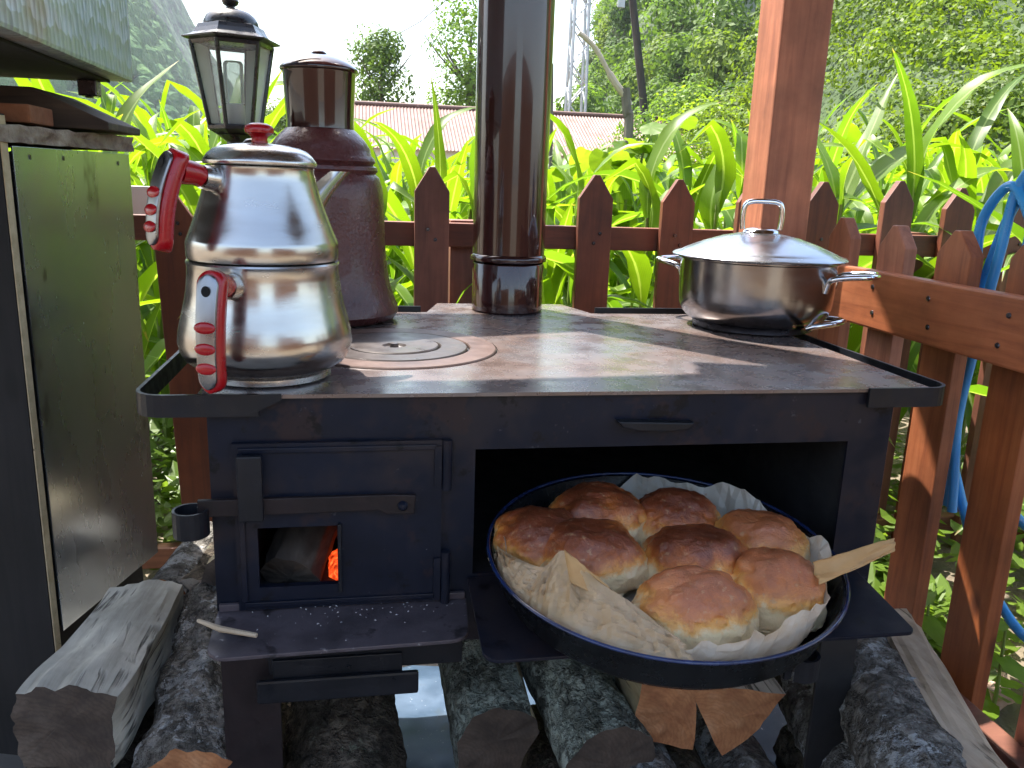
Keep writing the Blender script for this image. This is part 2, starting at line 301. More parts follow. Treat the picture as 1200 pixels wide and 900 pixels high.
def logend(name, c1, c2, c3, ring):
    m, n, l, b = nt_mat(name); mp = coords(n, l, (1, 1, 1), False); mp.inputs['Location'].default_value = (.055, 0, .05)
    wv = n.new('ShaderNodeTexWave'); wv.wave_type = 'RINGS'; wv.rings_direction = 'Y'; wv.inputs['Scale'].default_value = 55; wv.inputs['Distortion'].default_value = 9; wv.inputs['Detail'].default_value = 3; wv.inputs['Detail Scale'].default_value = 1.2
    l.new(mp.outputs[0], wv.inputs['Vector']); t = noise_n(n, l, mp, 22, 7, .7); r = ramp(n, [(.32, c1), (.52, c2), (.7, c3)]); l.new(t.outputs['Fac'], r.inputs[0])
    rw = ramp(n, [(.25, 1), (.5, 0)]); l.new(wv.outputs['Fac'], rw.inputs[0]); mm = n.new('ShaderNodeMath'); mm.operation = 'MULTIPLY'; mm.inputs[1].default_value = ring; l.new(rw.outputs[0], mm.inputs[0])
    c = mix_n(n, l, mm.outputs[0], r.outputs[0], tuple(q*.45 for q in c1)); t2 = noise_n(n, l, mp, 8, 4); r2 = ramp(n, [(.55, 0), (.7, .7)]); l.new(t2.outputs['Fac'], r2.inputs[0]); c = mix_n(n, l, r2.outputs[0], c, tuple(q*.5 for q in c1))
    l.new(c, b.inputs['Base Color']); b.inputs['Roughness'].default_value = .88; bp = n.new('ShaderNodeBump'); bp.inputs['Strength'].default_value = .7; bp.inputs['Distance'].default_value = .003; l.new(t.outputs['Fac'], bp.inputs['Height']); l.new(bp.outputs[0], b.inputs['Normal']); return m
ENDO = logend('orange_log_end', (.28, .10, .04), (.44, .19, .078), (.54, .28, .14), .18)
ENDD = logend('dark_log_end', (.04, .028, .021), (.08, .057, .042), (.125, .095, .072), .2)
STONE = M('rough_slab', [(.3, (.14, .09, .07)), (.5, (.30, .24, .18)), (.7, (.42, .36, .28))], 40, rough=.95, bump=1, bscale=60, bdist=.006)
BRICKM = M('red_brick_block', [(.3, (.20, .075, .035)), (.7, (.32, .13, .06))], 40, rough=.9, bump=.5, bdist=.002)
PARCH = None
def parchment(name, c1, c2, c3, trans):
    m, n, l, b = nt_mat(name); mp = coords(n, l)
    t = noise_n(n, l, mp, 9, 6, .6); r = ramp(n, [(.36, c1), (.52, c2), (.64, c3)]); l.new(t.outputs['Fac'], r.inputs[0])
    t2 = noise_n(n, l, mp, 15, 5, .65); r2 = ramp(n, [(.63, 0), (.66, .75)]); l.new(t2.outputs['Fac'], r2.inputs[0])
    c = mix_n(n, l, r2.outputs[0], r.outputs[0], (.48, .22, .06)); l.new(c, b.inputs['Base Color']); b.inputs['Roughness'].default_value = .42
    tr = n.new('ShaderNodeBsdfTranslucent'); l.new(c, tr.inputs['Color']); mx = n.new('ShaderNodeMixShader'); mx.inputs[0].default_value = trans
    bp = n.new('ShaderNodeBump'); bp.inputs['Strength'].default_value = .9; bp.inputs['Distance'].default_value = .010
    v = n.new('ShaderNodeTexVoronoi'); v.inputs['Scale'].default_value = 21; v.feature = 'F2'; l.new(mp.outputs[0], v.inputs['Vector']); l.new(v.outputs['Distance'], bp.inputs['Height'])
    l.new(bp.outputs[0], b.inputs['Normal']); l.new(b.outputs[0], mx.inputs[1]); l.new(tr.outputs[0], mx.inputs[2]); l.new(mx.outputs[0], n['Material Output'].inputs['Surface'])
    return m
PARCH = parchment('pale_parchment', (.62, .55, .45), (.72, .68, .60), (.60, .45, .28), .4)
PARCHT = parchment('tan_parchment', (.60, .43, .25), (.68, .52, .34), (.62, .45, .26), .35)
PARCHB = M('brown_lit_parchment', [(.3, (.46, .26, .10)), (.7, (.58, .36, .16))], 20, rough=.6, bump=.2)  # baked brown; on the fold it also stands in for light shining through
def breadmat(name, top, mid, low, pale, shift=0.0):
    """crust colour follows the bake: dark on the crown, golden below, pale at the torn foot"""
    m, n, l, b = nt_mat(name); tc = n.new('ShaderNodeTexCoord'); sp = n.new('ShaderNodeSeparateXYZ'); l.new(tc.outputs['Object'], sp.inputs[0])
    mp = coords(n, l); t = noise_n(n, l, mp, 55, 7, .7, .4); t2 = noise_n(n, l, mp, 20, 5, .65, .5)
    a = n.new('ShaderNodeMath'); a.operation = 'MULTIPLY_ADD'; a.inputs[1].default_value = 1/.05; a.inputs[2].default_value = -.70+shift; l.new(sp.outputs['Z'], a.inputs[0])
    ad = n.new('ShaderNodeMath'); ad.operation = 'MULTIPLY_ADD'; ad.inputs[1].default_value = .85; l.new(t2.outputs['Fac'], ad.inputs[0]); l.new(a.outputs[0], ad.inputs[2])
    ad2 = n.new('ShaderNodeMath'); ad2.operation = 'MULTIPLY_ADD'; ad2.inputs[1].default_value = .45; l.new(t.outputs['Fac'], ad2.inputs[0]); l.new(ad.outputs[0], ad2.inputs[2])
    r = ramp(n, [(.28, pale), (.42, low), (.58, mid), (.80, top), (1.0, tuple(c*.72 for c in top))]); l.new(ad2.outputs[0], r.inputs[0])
    t5 = noise_n(n, l, mp, 150, 4); r5 = ramp(n, [(.60, 0), (.68, .55)]); l.new(t5.outputs['Fac'], r5.inputs[0])
    col = mix_n(n, l, r5.outputs[0], r.outputs[0], (.55, .33, .17))
    l.new(col, b.inputs['Base Color']); b.inputs['Roughness'].default_value = .36; b.inputs['Specular IOR Level'].default_value = .8; b.inputs['Coat Weight'].default_value = .25; b.inputs['Coat Roughness'].default_value = .3
    bp = n.new('ShaderNodeBump'); bp.inputs['Strength'].default_value = 1.0; bp.inputs['Distance'].default_value = .0045; l.new(t.outputs['Fac'], bp.inputs['Height']); l.new(bp.outputs[0], b.inputs['Normal'])
    b.inputs['Subsurface Weight'].default_value = .08; b.inputs['Subsurface Radius'].default_value = (.01, .005, .002)
    return m
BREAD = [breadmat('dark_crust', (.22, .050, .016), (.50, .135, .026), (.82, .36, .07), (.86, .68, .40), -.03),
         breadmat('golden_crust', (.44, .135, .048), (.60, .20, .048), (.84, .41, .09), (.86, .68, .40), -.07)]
ASHM = M('pale_ash', [(.3, (.34, .33, .33)), (.7, (.55, .54, .53))], 90, rough=.95, bump=.2)
EMBER, n_, l_, b_ = nt_mat('glowing_embers')
mp_ = coords(n_, l_); t_ = noise_n(n_, l_, mp_, 120, 4); r_ = ramp(n_, [(.35, (.25, .01, .0)), (.55, (1, .09, .015)), (.7, (1, .3, .06))]); l_.new(t_.outputs['Fac'], r_.inputs[0])
l_.new(r_.outputs[0], b_.inputs['Emission Color']); b_.inputs['Emission Strength'].default_value = .4; b_.inputs['Base Color'].default_value = (.1, .02, .01, 1)
ASHLOG = M('ashy_log', [(.3, (.02, .015, .012)), (.55, (.06, .045, .034)), (.75, (.14, .11, .085))], 30, (1, .2, 1), rough=.95, bump=.6)
GLASS, n_, l_, b_ = nt_mat('lantern_glass')
b_.inputs['Base Color'].default_value = (.95, .97, .97, 1); b_.inputs['Roughness'].default_value = .05; b_.inputs['IOR'].default_value = 1.45
tr_ = n_.new('ShaderNodeBsdfTransparent'); tr_.inputs[0].default_value = (.86, .9, .88, 1)
fr_ = n_.new('ShaderNodeFresnel'); mxx = n_.new('ShaderNodeMixShader'); b_.inputs['Base Color'].default_value = (.75, .78, .76, 1)
mth = n_.new('ShaderNodeMath'); mth.operation = 'MULTIPLY_ADD'; mth.inputs[1].default_value = 1.0; mth.inputs[2].default_value = .22; l_.new(fr_.outputs[0], mth.inputs[0])
l_.new(mth.outputs[0], mxx.inputs[0]); l_.new(tr_.outputs[0], mxx.inputs[1]); l_.new(b_.outputs[0], mxx.inputs[2]); l_.new(mxx.outputs[0], n_['Material Output'].inputs['Surface'])
BULB = M('smoky_bulb', [(.3, (.5, .52, .5)), (.7, (.62, .64, .62))], 9, rough=.3, bump=0)
CORN = [leafmat('maize_leaf', (.11, .19, .010), (.155, .255, .018), .54, (1.6, 1.65, .5), .42, 5, True, spec=.45),
        leafmat('maize_leaf_deep', (.08, .15, .014), (.12, .21, .022), .50, (1.45, 1.6, .5), .42, 5, True, spec=.45)]
CORNSTEM = M('maize_stem', [(.3, (.12, .17, .03)), (.7, (.2, .26, .06))], 20, (1, 1, .2), rough=.5, bump=.1)
BEAN = leafmat('bean_leaf', (.11, .19, .016), (.16, .26, .024), .58, (1.8, 1.7, .7), .4, 12)
WEED = leafmat('weed_leaf', (.09, .16, .016), (.15, .23, .03), .5, None, .4, 4)
TREEL = [leafmat('tree_leaf_mid', (.08, .145, .02), (.12, .20, .034), .45, (1.5, 1.5, .7), .6, .5, spec=.2),
         leafmat('tree_leaf_dark', (.05, .10, .02), (.08, .145, .03), .4, (1.4, 1.5, .7), .6, .5, spec=.2),
         leafmat('tree_leaf_light', (.10, .155, .018), (.14, .20, .03), .45, (1.5, 1.5, .7), .6, .5, spec=.2)]
BANKL = leafmat('bank_leaf', (.10, .17, .018), (.18, .27, .030), .48, (1.6, 1.5, .6), .5, .35, spec=.25)
TRUNK = M('tree_bark', [(.3, (.06, .045, .03)), (.7, (.13, .10, .075))], 8, (1, 1, .3), rough=.95, bump=.8, bdist=.03)
SOIL = M('garden_soil', [(.3, (.07, .055, .038)), (.48, (.16, .125, .085)), (.6, (.20, .16, .11)), (.75, (.10, .12, .035))], 1.3, rough=.95, bump=.8, bscale=14, bdist=.03, detail=10)
HILLM = M('hill_floor', [(.3, (.022, .04, .012)), (.7, (.045, .08, .02))], .3, rough=.95, bump=.5, bdist=.6, bscale=.6)
FARM = M('far_forest', [(.38, (.004, .012, .008)), (.5, (.03, .07, .028)), (.6, (.075, .13, .05))], .11, rough=.95, bump=1, bscale=.22, bdist=3, detail=8)
FARTREE = M('far_tree_crowns', [(.35, (.025, .065, .022)), (.5, (.05, .11, .035)), (.65, (.085, .155, .05))], .12, rough=.95, bump=.9, bscale=.5, bdist=1.2, detail=8, spec=.1)
DECK = M('concrete_floor', [(.3, (.12, .11, .10)), (.7, (.2, .19, .17))], 4, rough=.9, bump=.3)
ROOFR = M('red_roof_sheet', [(.3, (.12, .06, .045)), (.6, (.17, .09, .07)), (.8, (.15, .095, .078))], .9, rough=.6, bump=.05, spots=[(1.7, .62, (.38, .22, .18), .6)])
WHITEW = M('white_wall', [(.3, (.62, .6, .56)), (.7, (.74, .72, .68))], 1.5, rough=.85, bump=.1)
GALV = M('galvanised_steel', [(.3, (.42, .43, .44)), (.7, (.55, .56, .57))], 4, rough=.5, metal=.3, bump=.05)
POLEM = M('dark_pole_wood', [(.3, (.03, .026, .022)), (.7, (.06, .05, .042))], 5, (1, 1, .1), rough=.9, bump=.4)
PALESTICK = M('peeled_branch', [(.3, (.42, .33, .23)), (.7, (.58, .48, .36))], 12, (1, 1, .3), rough=.8, bump=.3)
DARKSTICK = M('grey_stick', [(.3, (.11, .09, .065)), (.7, (.2, .17, .13))], 25, (1, 1, .3), rough=.9, bump=.5)
HOSE = M('blue_hose', [(.3, (.02, .22, .56)), (.7, (.05, .34, .70))], 9, rough=.32, rough_var=.08, bump=.05, coat=.2)
CLOD = M('pinkish_stone', [(.3, (.34, .21, .15)), (.7, (.5, .34, .25))], 30, rough=.95, bump=.9, bdist=.006)
def embossed():
    m, n, l, b = nt_mat('embossed_sheet'); mp = coords(n, l, (1, 1, .45), False)
    v = n.new('ShaderNodeTexVoronoi'); v.inputs['Scale'].default_value = 68; v.inputs['Randomness'].default_value = .6; l.new(mp.outputs[0], v.inputs['Vector'])
    mp2 = coords(n, l, (1, 1, 1), False); t = noise_n(n, l, mp2, 6, 5); r = ramp(n, [(.35, (.34, .39, .42)), (.6, (.45, .49, .51)), (.72, (.40, .34, .29))]); l.new(t.outputs['Fac'], r.inputs[0])
    l.new(r.outputs[0], b.inputs['Base Color']); b.inputs['Metallic'].default_value = .55; b.inputs['Roughness'].default_value = .5
    bp = n.new('ShaderNodeBump'); bp.inputs['Strength'].default_value = .9; bp.inputs['Distance'].default_value = .006; l.new(v.outputs['Distance'], bp.inputs['Height']); l.new(bp.outputs[0], b.inputs['Normal'])
    return m
EMBOSS = embossed()
# ------------------------------------------------------------------ setting: ground, hills, haze
GZ = 0.0
def ground():
    mb = MB(); N = 60
    xs = [math.copysign(abs(t)**3, t)*1400 for t in np.linspace(-1, 1, N+1)]
    vs = [(x, y+2, 0.0) for y in xs for x in xs]
    fs = [(j*(N+1)+i, j*(N+1)+i+1, (j+1)*(N+1)+i+1, (j+1)*(N+1)+i) for j in range(N) for i in range(N)]
    mb.add(vs, fs, 0, True); o = solo('ground', mb, SOIL, None, None, kind='structure')
ground()
mb = MB(); mb.box(-2.6, .60, -3.2, .86, -.06, .04, 0, .006); solo('floor', mb, DECK, None, None, kind='structure')
def base_d(x, y): return .728*(x-15)+.685*(y-62)
def sst(a, b, t): t = min(1, max(0, (t-a)/(b-a))); return t*t*(3-2*t)
def hill_z(x, y):
    d = base_d(x, y)
    if d <= 0: return -1.0
    k = sst(-3, 15, x-.235*y)
    return (-.5+.62*min(d, 75)+.3*max(0, d-75)*(d < 75))*k + 1.5*mnoise.noise(Vector((x*.04, y*.04, 3)))*min(1, d/10) - (1-k)*.6
def grid_terrain(name, x0, x1, y0, y1, nx, ny, fz, mat):
    vs = []; fs = []
    for j in range(ny+1):
        for i in range(nx+1):
            x = x0+(x1-x0)*i/nx; y = y0+(y1-y0)*j/ny; vs.append((x, y, fz(x, y)))
    for j in range(ny):
        for i in range(nx): a = j*(nx+1)+i; fs.append((a, a+1, a+nx+2, a+nx+1))
    mb = MB(); mb.add(vs, fs, 0, True); return solo(name, mb, mat, None, None, kind='structure')
grid_terrain('wooded_hill', -20, 260, 20, 260, 100, 90, hill_z, HILLM)
def far_z(x, y):
    # forested spur on the far left, falling steeply to the valley, and a low ridge far behind
    base = 215*sst(62, 215, -x-.06*(y-450))*sst(330, 430, y) + 46*sst(640, 860, y)
    b = 12*mnoise.noise(Vector((x*.02, y*.02, 0)))+8*mnoise.noise(Vector((x*.07, y*.07, 5)))+5*abs(mnoise.noise(Vector((x*.17, y*.17, 9))))
    return base + b*min(1, base/15) - 3
grid_terrain('far_hill', -620, 420, 300, 900, 330, 150, far_z, FARM)
def far_forest():
    r_ = random.Random(77); vs = []; fs = []; bm = bmesh.new(); bmesh.ops.create_icosphere(bm, subdivisions=2, radius=1); B = [v.co.copy() for v in bm.verts]; Fc = [[v.index for v in f.verts] for f in bm.faces]; bm.free()
    for _ in range(6500):
        x = r_.uniform(-300, -25); y = r_.uniform(325, 660); z = far_z(x, y)
        if z < 1: continue
        w_ = r_.uniform(3.2, 6.5); h_ = w_*r_.uniform(.9, 1.5); o = len(vs); q = Vector((r_.uniform(0, 99), 0, 0))
        for v in B: d_ = 1+.30*mnoise.noise(v*2.2+q)+.12*mnoise.noise(v*5+q); vs.append((x+v.x*w_*d_, y+v.y*w_*d_, z+h_*.5+v.z*h_*d_))
        fs += [tuple(i+o for i in f) for f in Fc]
    mb = MB(); mb.add(vs, fs); return mb
solo('far_forest', far_forest(), FARTREE, 'hazy blue-green forest covering the far spur at the left', 'forest', (-140, 430, 40), kind='stuff')
# ------------------------------------------------------------------ unseen shelter roof over the stove, edge shaped to cast its sun patch
roof_edge = [(-4.2, .57), (-.514, .575), (-.224, .601), (-.204, .669), (-.044, .625), (.02, .65), (.20, .85), (.228, .885), (.259, .944), (.30, .944), (.33, .86), (3.0, .86)]
def roof_y(x):
    for (xa, ya), (xb, yb) in zip(roof_edge, roof_edge[1:]):
        if xa <= x <= xb: return ya+(yb-ya)*(x-xa)/(xb-xa)
    return roof_edge[-1][1]
rt = T('shelter_roof', (-.3, -1.2, 2.0), 'unseen brown boarded shelter roof on the square post, edge shaped to cast the sun patch on the stove', 'roof')
x = -4.2
while x < 1.6:
    w = .19; mb = MB(); xe = x+w-.004; mid = [(px, py) for px, py in roof_edge if x < px < xe]
    mb.prism([(x, -0.95), (xe, -0.95), (xe, roof_y(xe))]+mid[::-1]+[(x, roof_y(x))], 'z', 2.0, 2.022); rt.part('roof_board', mb, ROOFW); x += w
mb = MB(); mb.box(.2, 1.2, .655, .735, 1.9, 1.998, 0, .004); rt.part('roof_beam', mb, WOODX)
for xr_ in (-1.5, -.93): mb = MB(); mb.box(xr_-.02, xr_+.02, .4, 1.1, 1.94, 1.998, 0, .003); rt.part('rafter_tail', mb, WOODY)
mb = MB(); mb.prism([(-2.4, .60), (-.651, .79), (-.473, .861), (-.289, .914), (-.273, 1.067), (-2.4, 1.067)], 'z', 2.025, 2.045); rt.part('shadow_board', mb, ROOFW)  # added board, shaped to shade the band across the plate's rear
# ------------------------------------------------------------------ unseen boarded walls added behind the camera; gap leaves a bright strip in reflections
for x0_, x1_, lab in ((-6.2, -.45, 'unseen brown boarded wall added behind the camera for dark reflections, cabinet side'), (1.25, 6.5, 'unseen brown boarded wall added behind the camera for dark reflections, fence side')):
    bw = T('reflect_wall', ((x0_+x1_)/2, -4.6, 0), lab, 'wall'); x = x0_
    while x < x1_-.1: mb = MB(); mb.box(x, x+.226, -4.62, -4.60, 0.0, 1.9, 0, .003); bw.part('wall_board', mb, ROOFW); x += .23
# ------------------------------------------------------------------ post and fences
pt = T('square_post', (.575, .695, .04), 'square orange-brown wooden post rising behind the steel pot', 'post')
mb = MB(); mb.box(.519, .617, .65, .746, .04, 1.898, 0, .004); pt.part('timber', mb, POSTW)
def picket_poly(w, h, tip=.05, lean=0):
    t = .012
    return [(-w/2, 0), (w/2, 0), (w/2+lean, h-tip), (t/2+lean, h), (-t/2+lean, h), (-w/2+lean, h-tip)]
bf = T('back_fence', (0, 1.0, 0), 'dark red picket fence running behind the stove in front of the maize', 'fence')
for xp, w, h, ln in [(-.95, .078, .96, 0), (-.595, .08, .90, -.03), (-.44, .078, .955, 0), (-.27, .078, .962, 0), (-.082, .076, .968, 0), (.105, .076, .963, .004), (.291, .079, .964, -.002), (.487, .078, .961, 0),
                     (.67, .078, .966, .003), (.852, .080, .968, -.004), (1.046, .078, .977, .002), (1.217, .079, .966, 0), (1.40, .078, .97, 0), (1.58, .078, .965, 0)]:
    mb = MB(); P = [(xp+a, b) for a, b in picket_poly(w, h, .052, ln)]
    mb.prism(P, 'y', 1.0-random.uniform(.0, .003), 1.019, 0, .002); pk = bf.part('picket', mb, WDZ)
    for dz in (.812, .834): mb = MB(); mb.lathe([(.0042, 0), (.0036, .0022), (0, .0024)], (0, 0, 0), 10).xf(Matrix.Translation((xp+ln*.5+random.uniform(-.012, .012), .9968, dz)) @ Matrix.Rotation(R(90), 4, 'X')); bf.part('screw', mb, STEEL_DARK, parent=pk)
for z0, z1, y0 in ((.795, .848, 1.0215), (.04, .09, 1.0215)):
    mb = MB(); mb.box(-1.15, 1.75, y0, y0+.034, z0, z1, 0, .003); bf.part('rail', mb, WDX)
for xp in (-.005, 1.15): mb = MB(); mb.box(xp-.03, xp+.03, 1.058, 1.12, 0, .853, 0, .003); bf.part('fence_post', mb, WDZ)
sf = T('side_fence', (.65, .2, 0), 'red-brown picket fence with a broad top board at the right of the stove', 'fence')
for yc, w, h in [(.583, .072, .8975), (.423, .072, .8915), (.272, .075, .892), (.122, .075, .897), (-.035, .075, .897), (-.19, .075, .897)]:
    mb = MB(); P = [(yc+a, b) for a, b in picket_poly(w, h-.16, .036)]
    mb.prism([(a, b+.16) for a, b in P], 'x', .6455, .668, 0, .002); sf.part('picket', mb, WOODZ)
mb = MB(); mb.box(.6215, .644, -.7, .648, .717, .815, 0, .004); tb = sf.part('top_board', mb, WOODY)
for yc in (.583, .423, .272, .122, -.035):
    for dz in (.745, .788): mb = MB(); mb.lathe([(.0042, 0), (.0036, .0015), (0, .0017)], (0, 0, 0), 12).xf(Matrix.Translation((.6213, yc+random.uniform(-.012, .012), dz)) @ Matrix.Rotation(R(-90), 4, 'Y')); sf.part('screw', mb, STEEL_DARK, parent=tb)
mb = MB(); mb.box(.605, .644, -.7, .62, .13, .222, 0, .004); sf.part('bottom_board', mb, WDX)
# hose over the side fence
def smooth_path(pts, n=8):
    P = [Vector(p) for p in pts]; out = []
    for i in range(len(P)-1):
        p0, p1, p2, p3 = P[max(i-1, 0)], P[i], P[i+1], P[min(i+2, len(P)-1)]
        for k in range(n):
            t = k/n; out.append(.5*((2*p1)+(-p0+p2)*t+(2*p0-5*p1+4*p2-p3)*t*t+(-p0+3*p1-3*p2+p3)*t**3))
    out.append(P[-1]); return out
hz = T('garden_hose', (.72, .25, .04), 'coiled blue garden hose hung over the side fence', 'hose')
hr = .0075
for pts in ([(.72, .185, .70), (.718, .20, .87), (.71, .235, .945), (.705, .262, .955), (.70, .292, .90), (.70, .285, .8), (.70, .300, .66), (.70, .301, .575), (.70, .272, .50), (.70, .262, .455), (.70, .264, .53), (.695, .285, .62), (.70, .288, .70), (.712, .28, .82), (.72, .255, .93), (.72, .215, .95), (.72, .17, .88), (.72, .12, .70)],
            [(.735, .155, .78), (.73, .178, .9), (.72, .215, .985), (.71, .243, .955), (.705, .25, .86), (.70, .262, .72), (.70, .272, .60), (.70, .258, .50), (.70, .251, .448)],
            [(.72, .25, .95), (.725, .222, .90), (.72, .222, .82), (.72, .20, .72)],
            [(.725, .30, .52), (.72, .215, .40), (.72, .161, .352), (.72, .092, .318), (.72, .02, .33), (.725, -.08, .42)],
            [(.735, .25, .56), (.725, .19, .505), (.72, .13, .478), (.725, .05, .47), (.73, -.05, .52)]):
    mb = MB(); mb.tube(smooth_path(pts), hr, 12); hz.part('hose_loop', mb, HOSE)
# white board standing in for glare behind the rail; lantern post area
wbt = solo('glare_board', MB().box(-.86, -.64, 1.14, 1.16, .84, .905, 0, .003), WHITEW, 'short white board standing in for glare behind the fence rail beside the metal cabinet', 'board', (-.75, 1.15, .84))
# ------------------------------------------------------------------ stove
st = T('wood_stove', (0, .27, .04), 'black sheet-iron wood stove with firebox door and open oven', 'stove')
XL, XR, D0, D1, ZB = -.387, .385, 0.0, .535, .425
for n_x0, n_x1, y0, y1 in ((XL, XL+.062, 0, .05), (XR-.05, XR, 0, .05), (XL, XL+.05, D1-.05, D1), (XR-.05, XR, D1-.05, D1)):
    mb = MB(); mb.box(n_x0, n_x1, y0+.002, y0+.007, .04, ZB, 0, .001)
    xs = n_x0 if n_x0 < 0 else n_x1-.005
    mb.box(xs, xs+.005, y0+.008, y0+.05, .04, ZB, 0, .001); st.part('leg', mb, IRON_RUST if n_x0 < 0 else IRON_DARK)
def holed(mb, x0, x1, z0, z1, holes, y0, y1, mi=0):
    xs = sorted({x0, x1, *[h[0] for h in holes], *[h[1] for h in holes]}); zs = sorted({z0, z1, *[h[2] for h in holes], *[h[3] for h in holes]})
    for a, b in zip(xs, xs[1:]):
        for c, d in zip(zs, zs[1:]):
            if any(h[0] <= a and b <= h[1] and h[2] <= c and d <= h[3] for h in holes): continue
            vs = [(a, y0, c), (b, y0, c), (b, y0, d), (a, y0, d), (a, y1, c), (b, y1, c), (b, y1, d), (a, y1, d)]
            fs = [(0, 1, 2, 3), (7, 6, 5, 4)]
            def hole_at(x, z): return not (x0 < x < x1 and z0 < z < z1) or any(h[0] < x < h[1] and h[2] < z < h[3] for h in holes)
            if hole_at((a+b)/2, c-1e-5): fs.append((0, 4, 5, 1))
            if hole_at((a+b)/2, d+1e-5): fs.append((3, 2, 6, 7))
            if hole_at(a-1e-5, (c+d)/2): fs.append((0, 3, 7, 4))
            if hole_at(b+1e-5, (c+d)/2): fs.append((1, 5, 6, 2))
            mb.add(vs, fs, mi)
    return mb
OV = (-.111, .332, .508, .655)
mb = MB(); holed(mb, XL, XR, ZB, .7155, [OV, (-.345, -.175, .495, .655)], 0, .004); st.part('front_panel', mb, IRON)
mb = MB(); mb.box(XL, XL+.003, .0045, D1, ZB, .7155); st.part('side_panel', mb, IRON)
mb = MB(); mb.box(XR-.003, XR, .0045, D1, ZB, .7155); st.part('side_panel', mb, IRON)
mb = MB(); mb.box(XL+.0035, XR-.0035, D1-.004, D1, ZB, .7155); st.part('back_panel', mb, IRON_DARK)
mb = MB(); mb.box(XL+.0035, XR-.0035, .005, D1-.005, ZB, ZB+.003); st.part('bottom_panel', mb, IRON_DARK)
mb = MB()
mb.box(OV[0]-.006, OV[0]-.003, .005, .50, .475, .668).box(OV[1]+.003, OV[1]+.006, .005, .50, .475, .668)
mb.box(OV[0]-.0025, OV[1]+.0025, .005, .50, .5045, .5075).box(OV[0]-.0025, OV[1]+.0025, .005, .50, .659, .662).box(OV[0]-.0025, OV[1]+.0025, .4965, .4995, .508, .6585)
st.part('oven_liner', mb, IRON_DARK)
mb = MB(); mb.box(-.355, -.165, .30, .303, .48, .66).box(-.358, -.355, .005, .30, .48, .66).box(-.168, -.165, .005, .299, .48, .66).box(-.354, -.169, .005, .299, .485, .488); st.part('firebox_liner', mb, IRON_DARK)
# firebox door with its window, latch bar, bracket, hinges
FD = (-.363, -.148, .482, .669); FH = (-.341, -.259, .508, .576)
mb = MB(); holed(mb, FD[0], FD[1], FD[2], FD[3], [FH], -.0085, -.0005)
for a in ((FD[0]+.006, FD[1]-.006, FD[3]-.010, FD[3]-.004), (FD[0]+.006, FD[1]-.006, FD[2]+.004, FD[2]+.010)): mb.box(a[0], a[1], -.0115, -.0086, a[2], a[3], 0, .0012)
mb.box(FD[0]+.004, FD[0]+.010, -.0115, -.0086, FD[2]+.0105, FD[3]-.0105, 0, .0012)
fd = st.part('firebox_door', mb, IRON)
mb = MB(); mb.box(-.357, -.332, -.026, -.019, .590, .661, 0, .002).box(-.357, -.352, -.0188, -.0088, .64, .658, 0, .001); st.part('latch_bracket', mb, STRAP, parent=fd)
mb = MB(); mb.prism([(-.3975, .594), (-.215, .5955), (-.207, .5905), (-.178, .5905), (-.176, .611), (-.20, .6125), (-.3975, .6125)], 'y', -.018, -.0125, 0, .001)
st.part('latch_bar', mb, IRON_RUST, parent=fd)
mb = MB(); mb.lathe([(0, .006), (.003, .0055), (.005, .003), (.0055, 0)], (0, 0, 0), 16).xf(Matrix.Translation((-.190, -.018, .600)) @ Matrix.Rotation(R(90), 4, 'X')); st.part('rivet', mb, IRON, parent=fd)
mb = MB(); path = [(-.388, -.0155), (-.393, -.0155), (-.398, -.012)]+arc(-.4045, -.0175, .0165, 62, 400, 22)
mb.strip(path, .576, .6035, .0028); st.part('latch_curl', mb, STRAP, parent=fd)
mb = MB(); mb.box(-.2585, -.2545, -.0135, -.0087, .500, .579, 0, .0012); st.part('damper_slide', mb, STRAP, parent=fd)
for z0, z1 in ((.613, .669), (.478, .54)):
    mb = MB(); mb.tube([(-.1425, -.008, z0), (-.1425, -.008, z1)], .0055, 12); mb.box(-.156, -.1485, -.0115, -.0087, z0+.006, z1-.006); st.part('door_hinge', mb, IRON)
mb = MB(); bm = bmesh.new(); bmesh.ops.create_icosphere(bm, subdivisions=3, radius=1)
for v in bm.verts:
    d = 1+.22*mnoise.noise(v.co*2.2); v.co = Vector((v.co.x*.030*d, v.co.y*.045*d, v.co.z*.017*d)) + Vector((-.242, .060, .4985))
mb.bm(bm, 0, True); st.part('embers', mb, EMBER)
# ash lip, ash drawer, handle bump
lip = [(-.386, -.002), (-.386, -.055)]+arc(-.366, -.066, .02, 180, 270, 5)+arc(-.142, -.060, .02, 270, 360, 5)+[(-.118, -.002)]
mb = MB(); mb.prism(lip, 'z', .4755, .480, 0, .001); mb.box(-.384, -.120, -.006, -.001, .4805, .489, 0, .001)
M_ = Matrix.Translation((0, 0, .48)) @ Matrix.Rotation(R(4), 4, 'X') @ Matrix.Translation((0, 0, -.48)); mb.xf(M_); st.part('ash_lip', mb, LIP)
mb = MB(); mb.box(-.347, -.172, -.024, -.018, .376, .404, 0, .003).box(-.33, -.19, -.017, .25, .38, .424, 0, .001).box(-.335, -.122, -.0125, -.002, .4045, .445, 0, .002); st.part('ash_drawer', mb, STRAP)
mb = MB(); bump = [(.043, .688), (.133, .685), (.128, .677), (.105, .6745), (.07, .6755), (.05, .680)]; mb.prism(bump, 'y', -.014, -.0005, 0, .002); st.part('oven_catch', mb, STRAP)
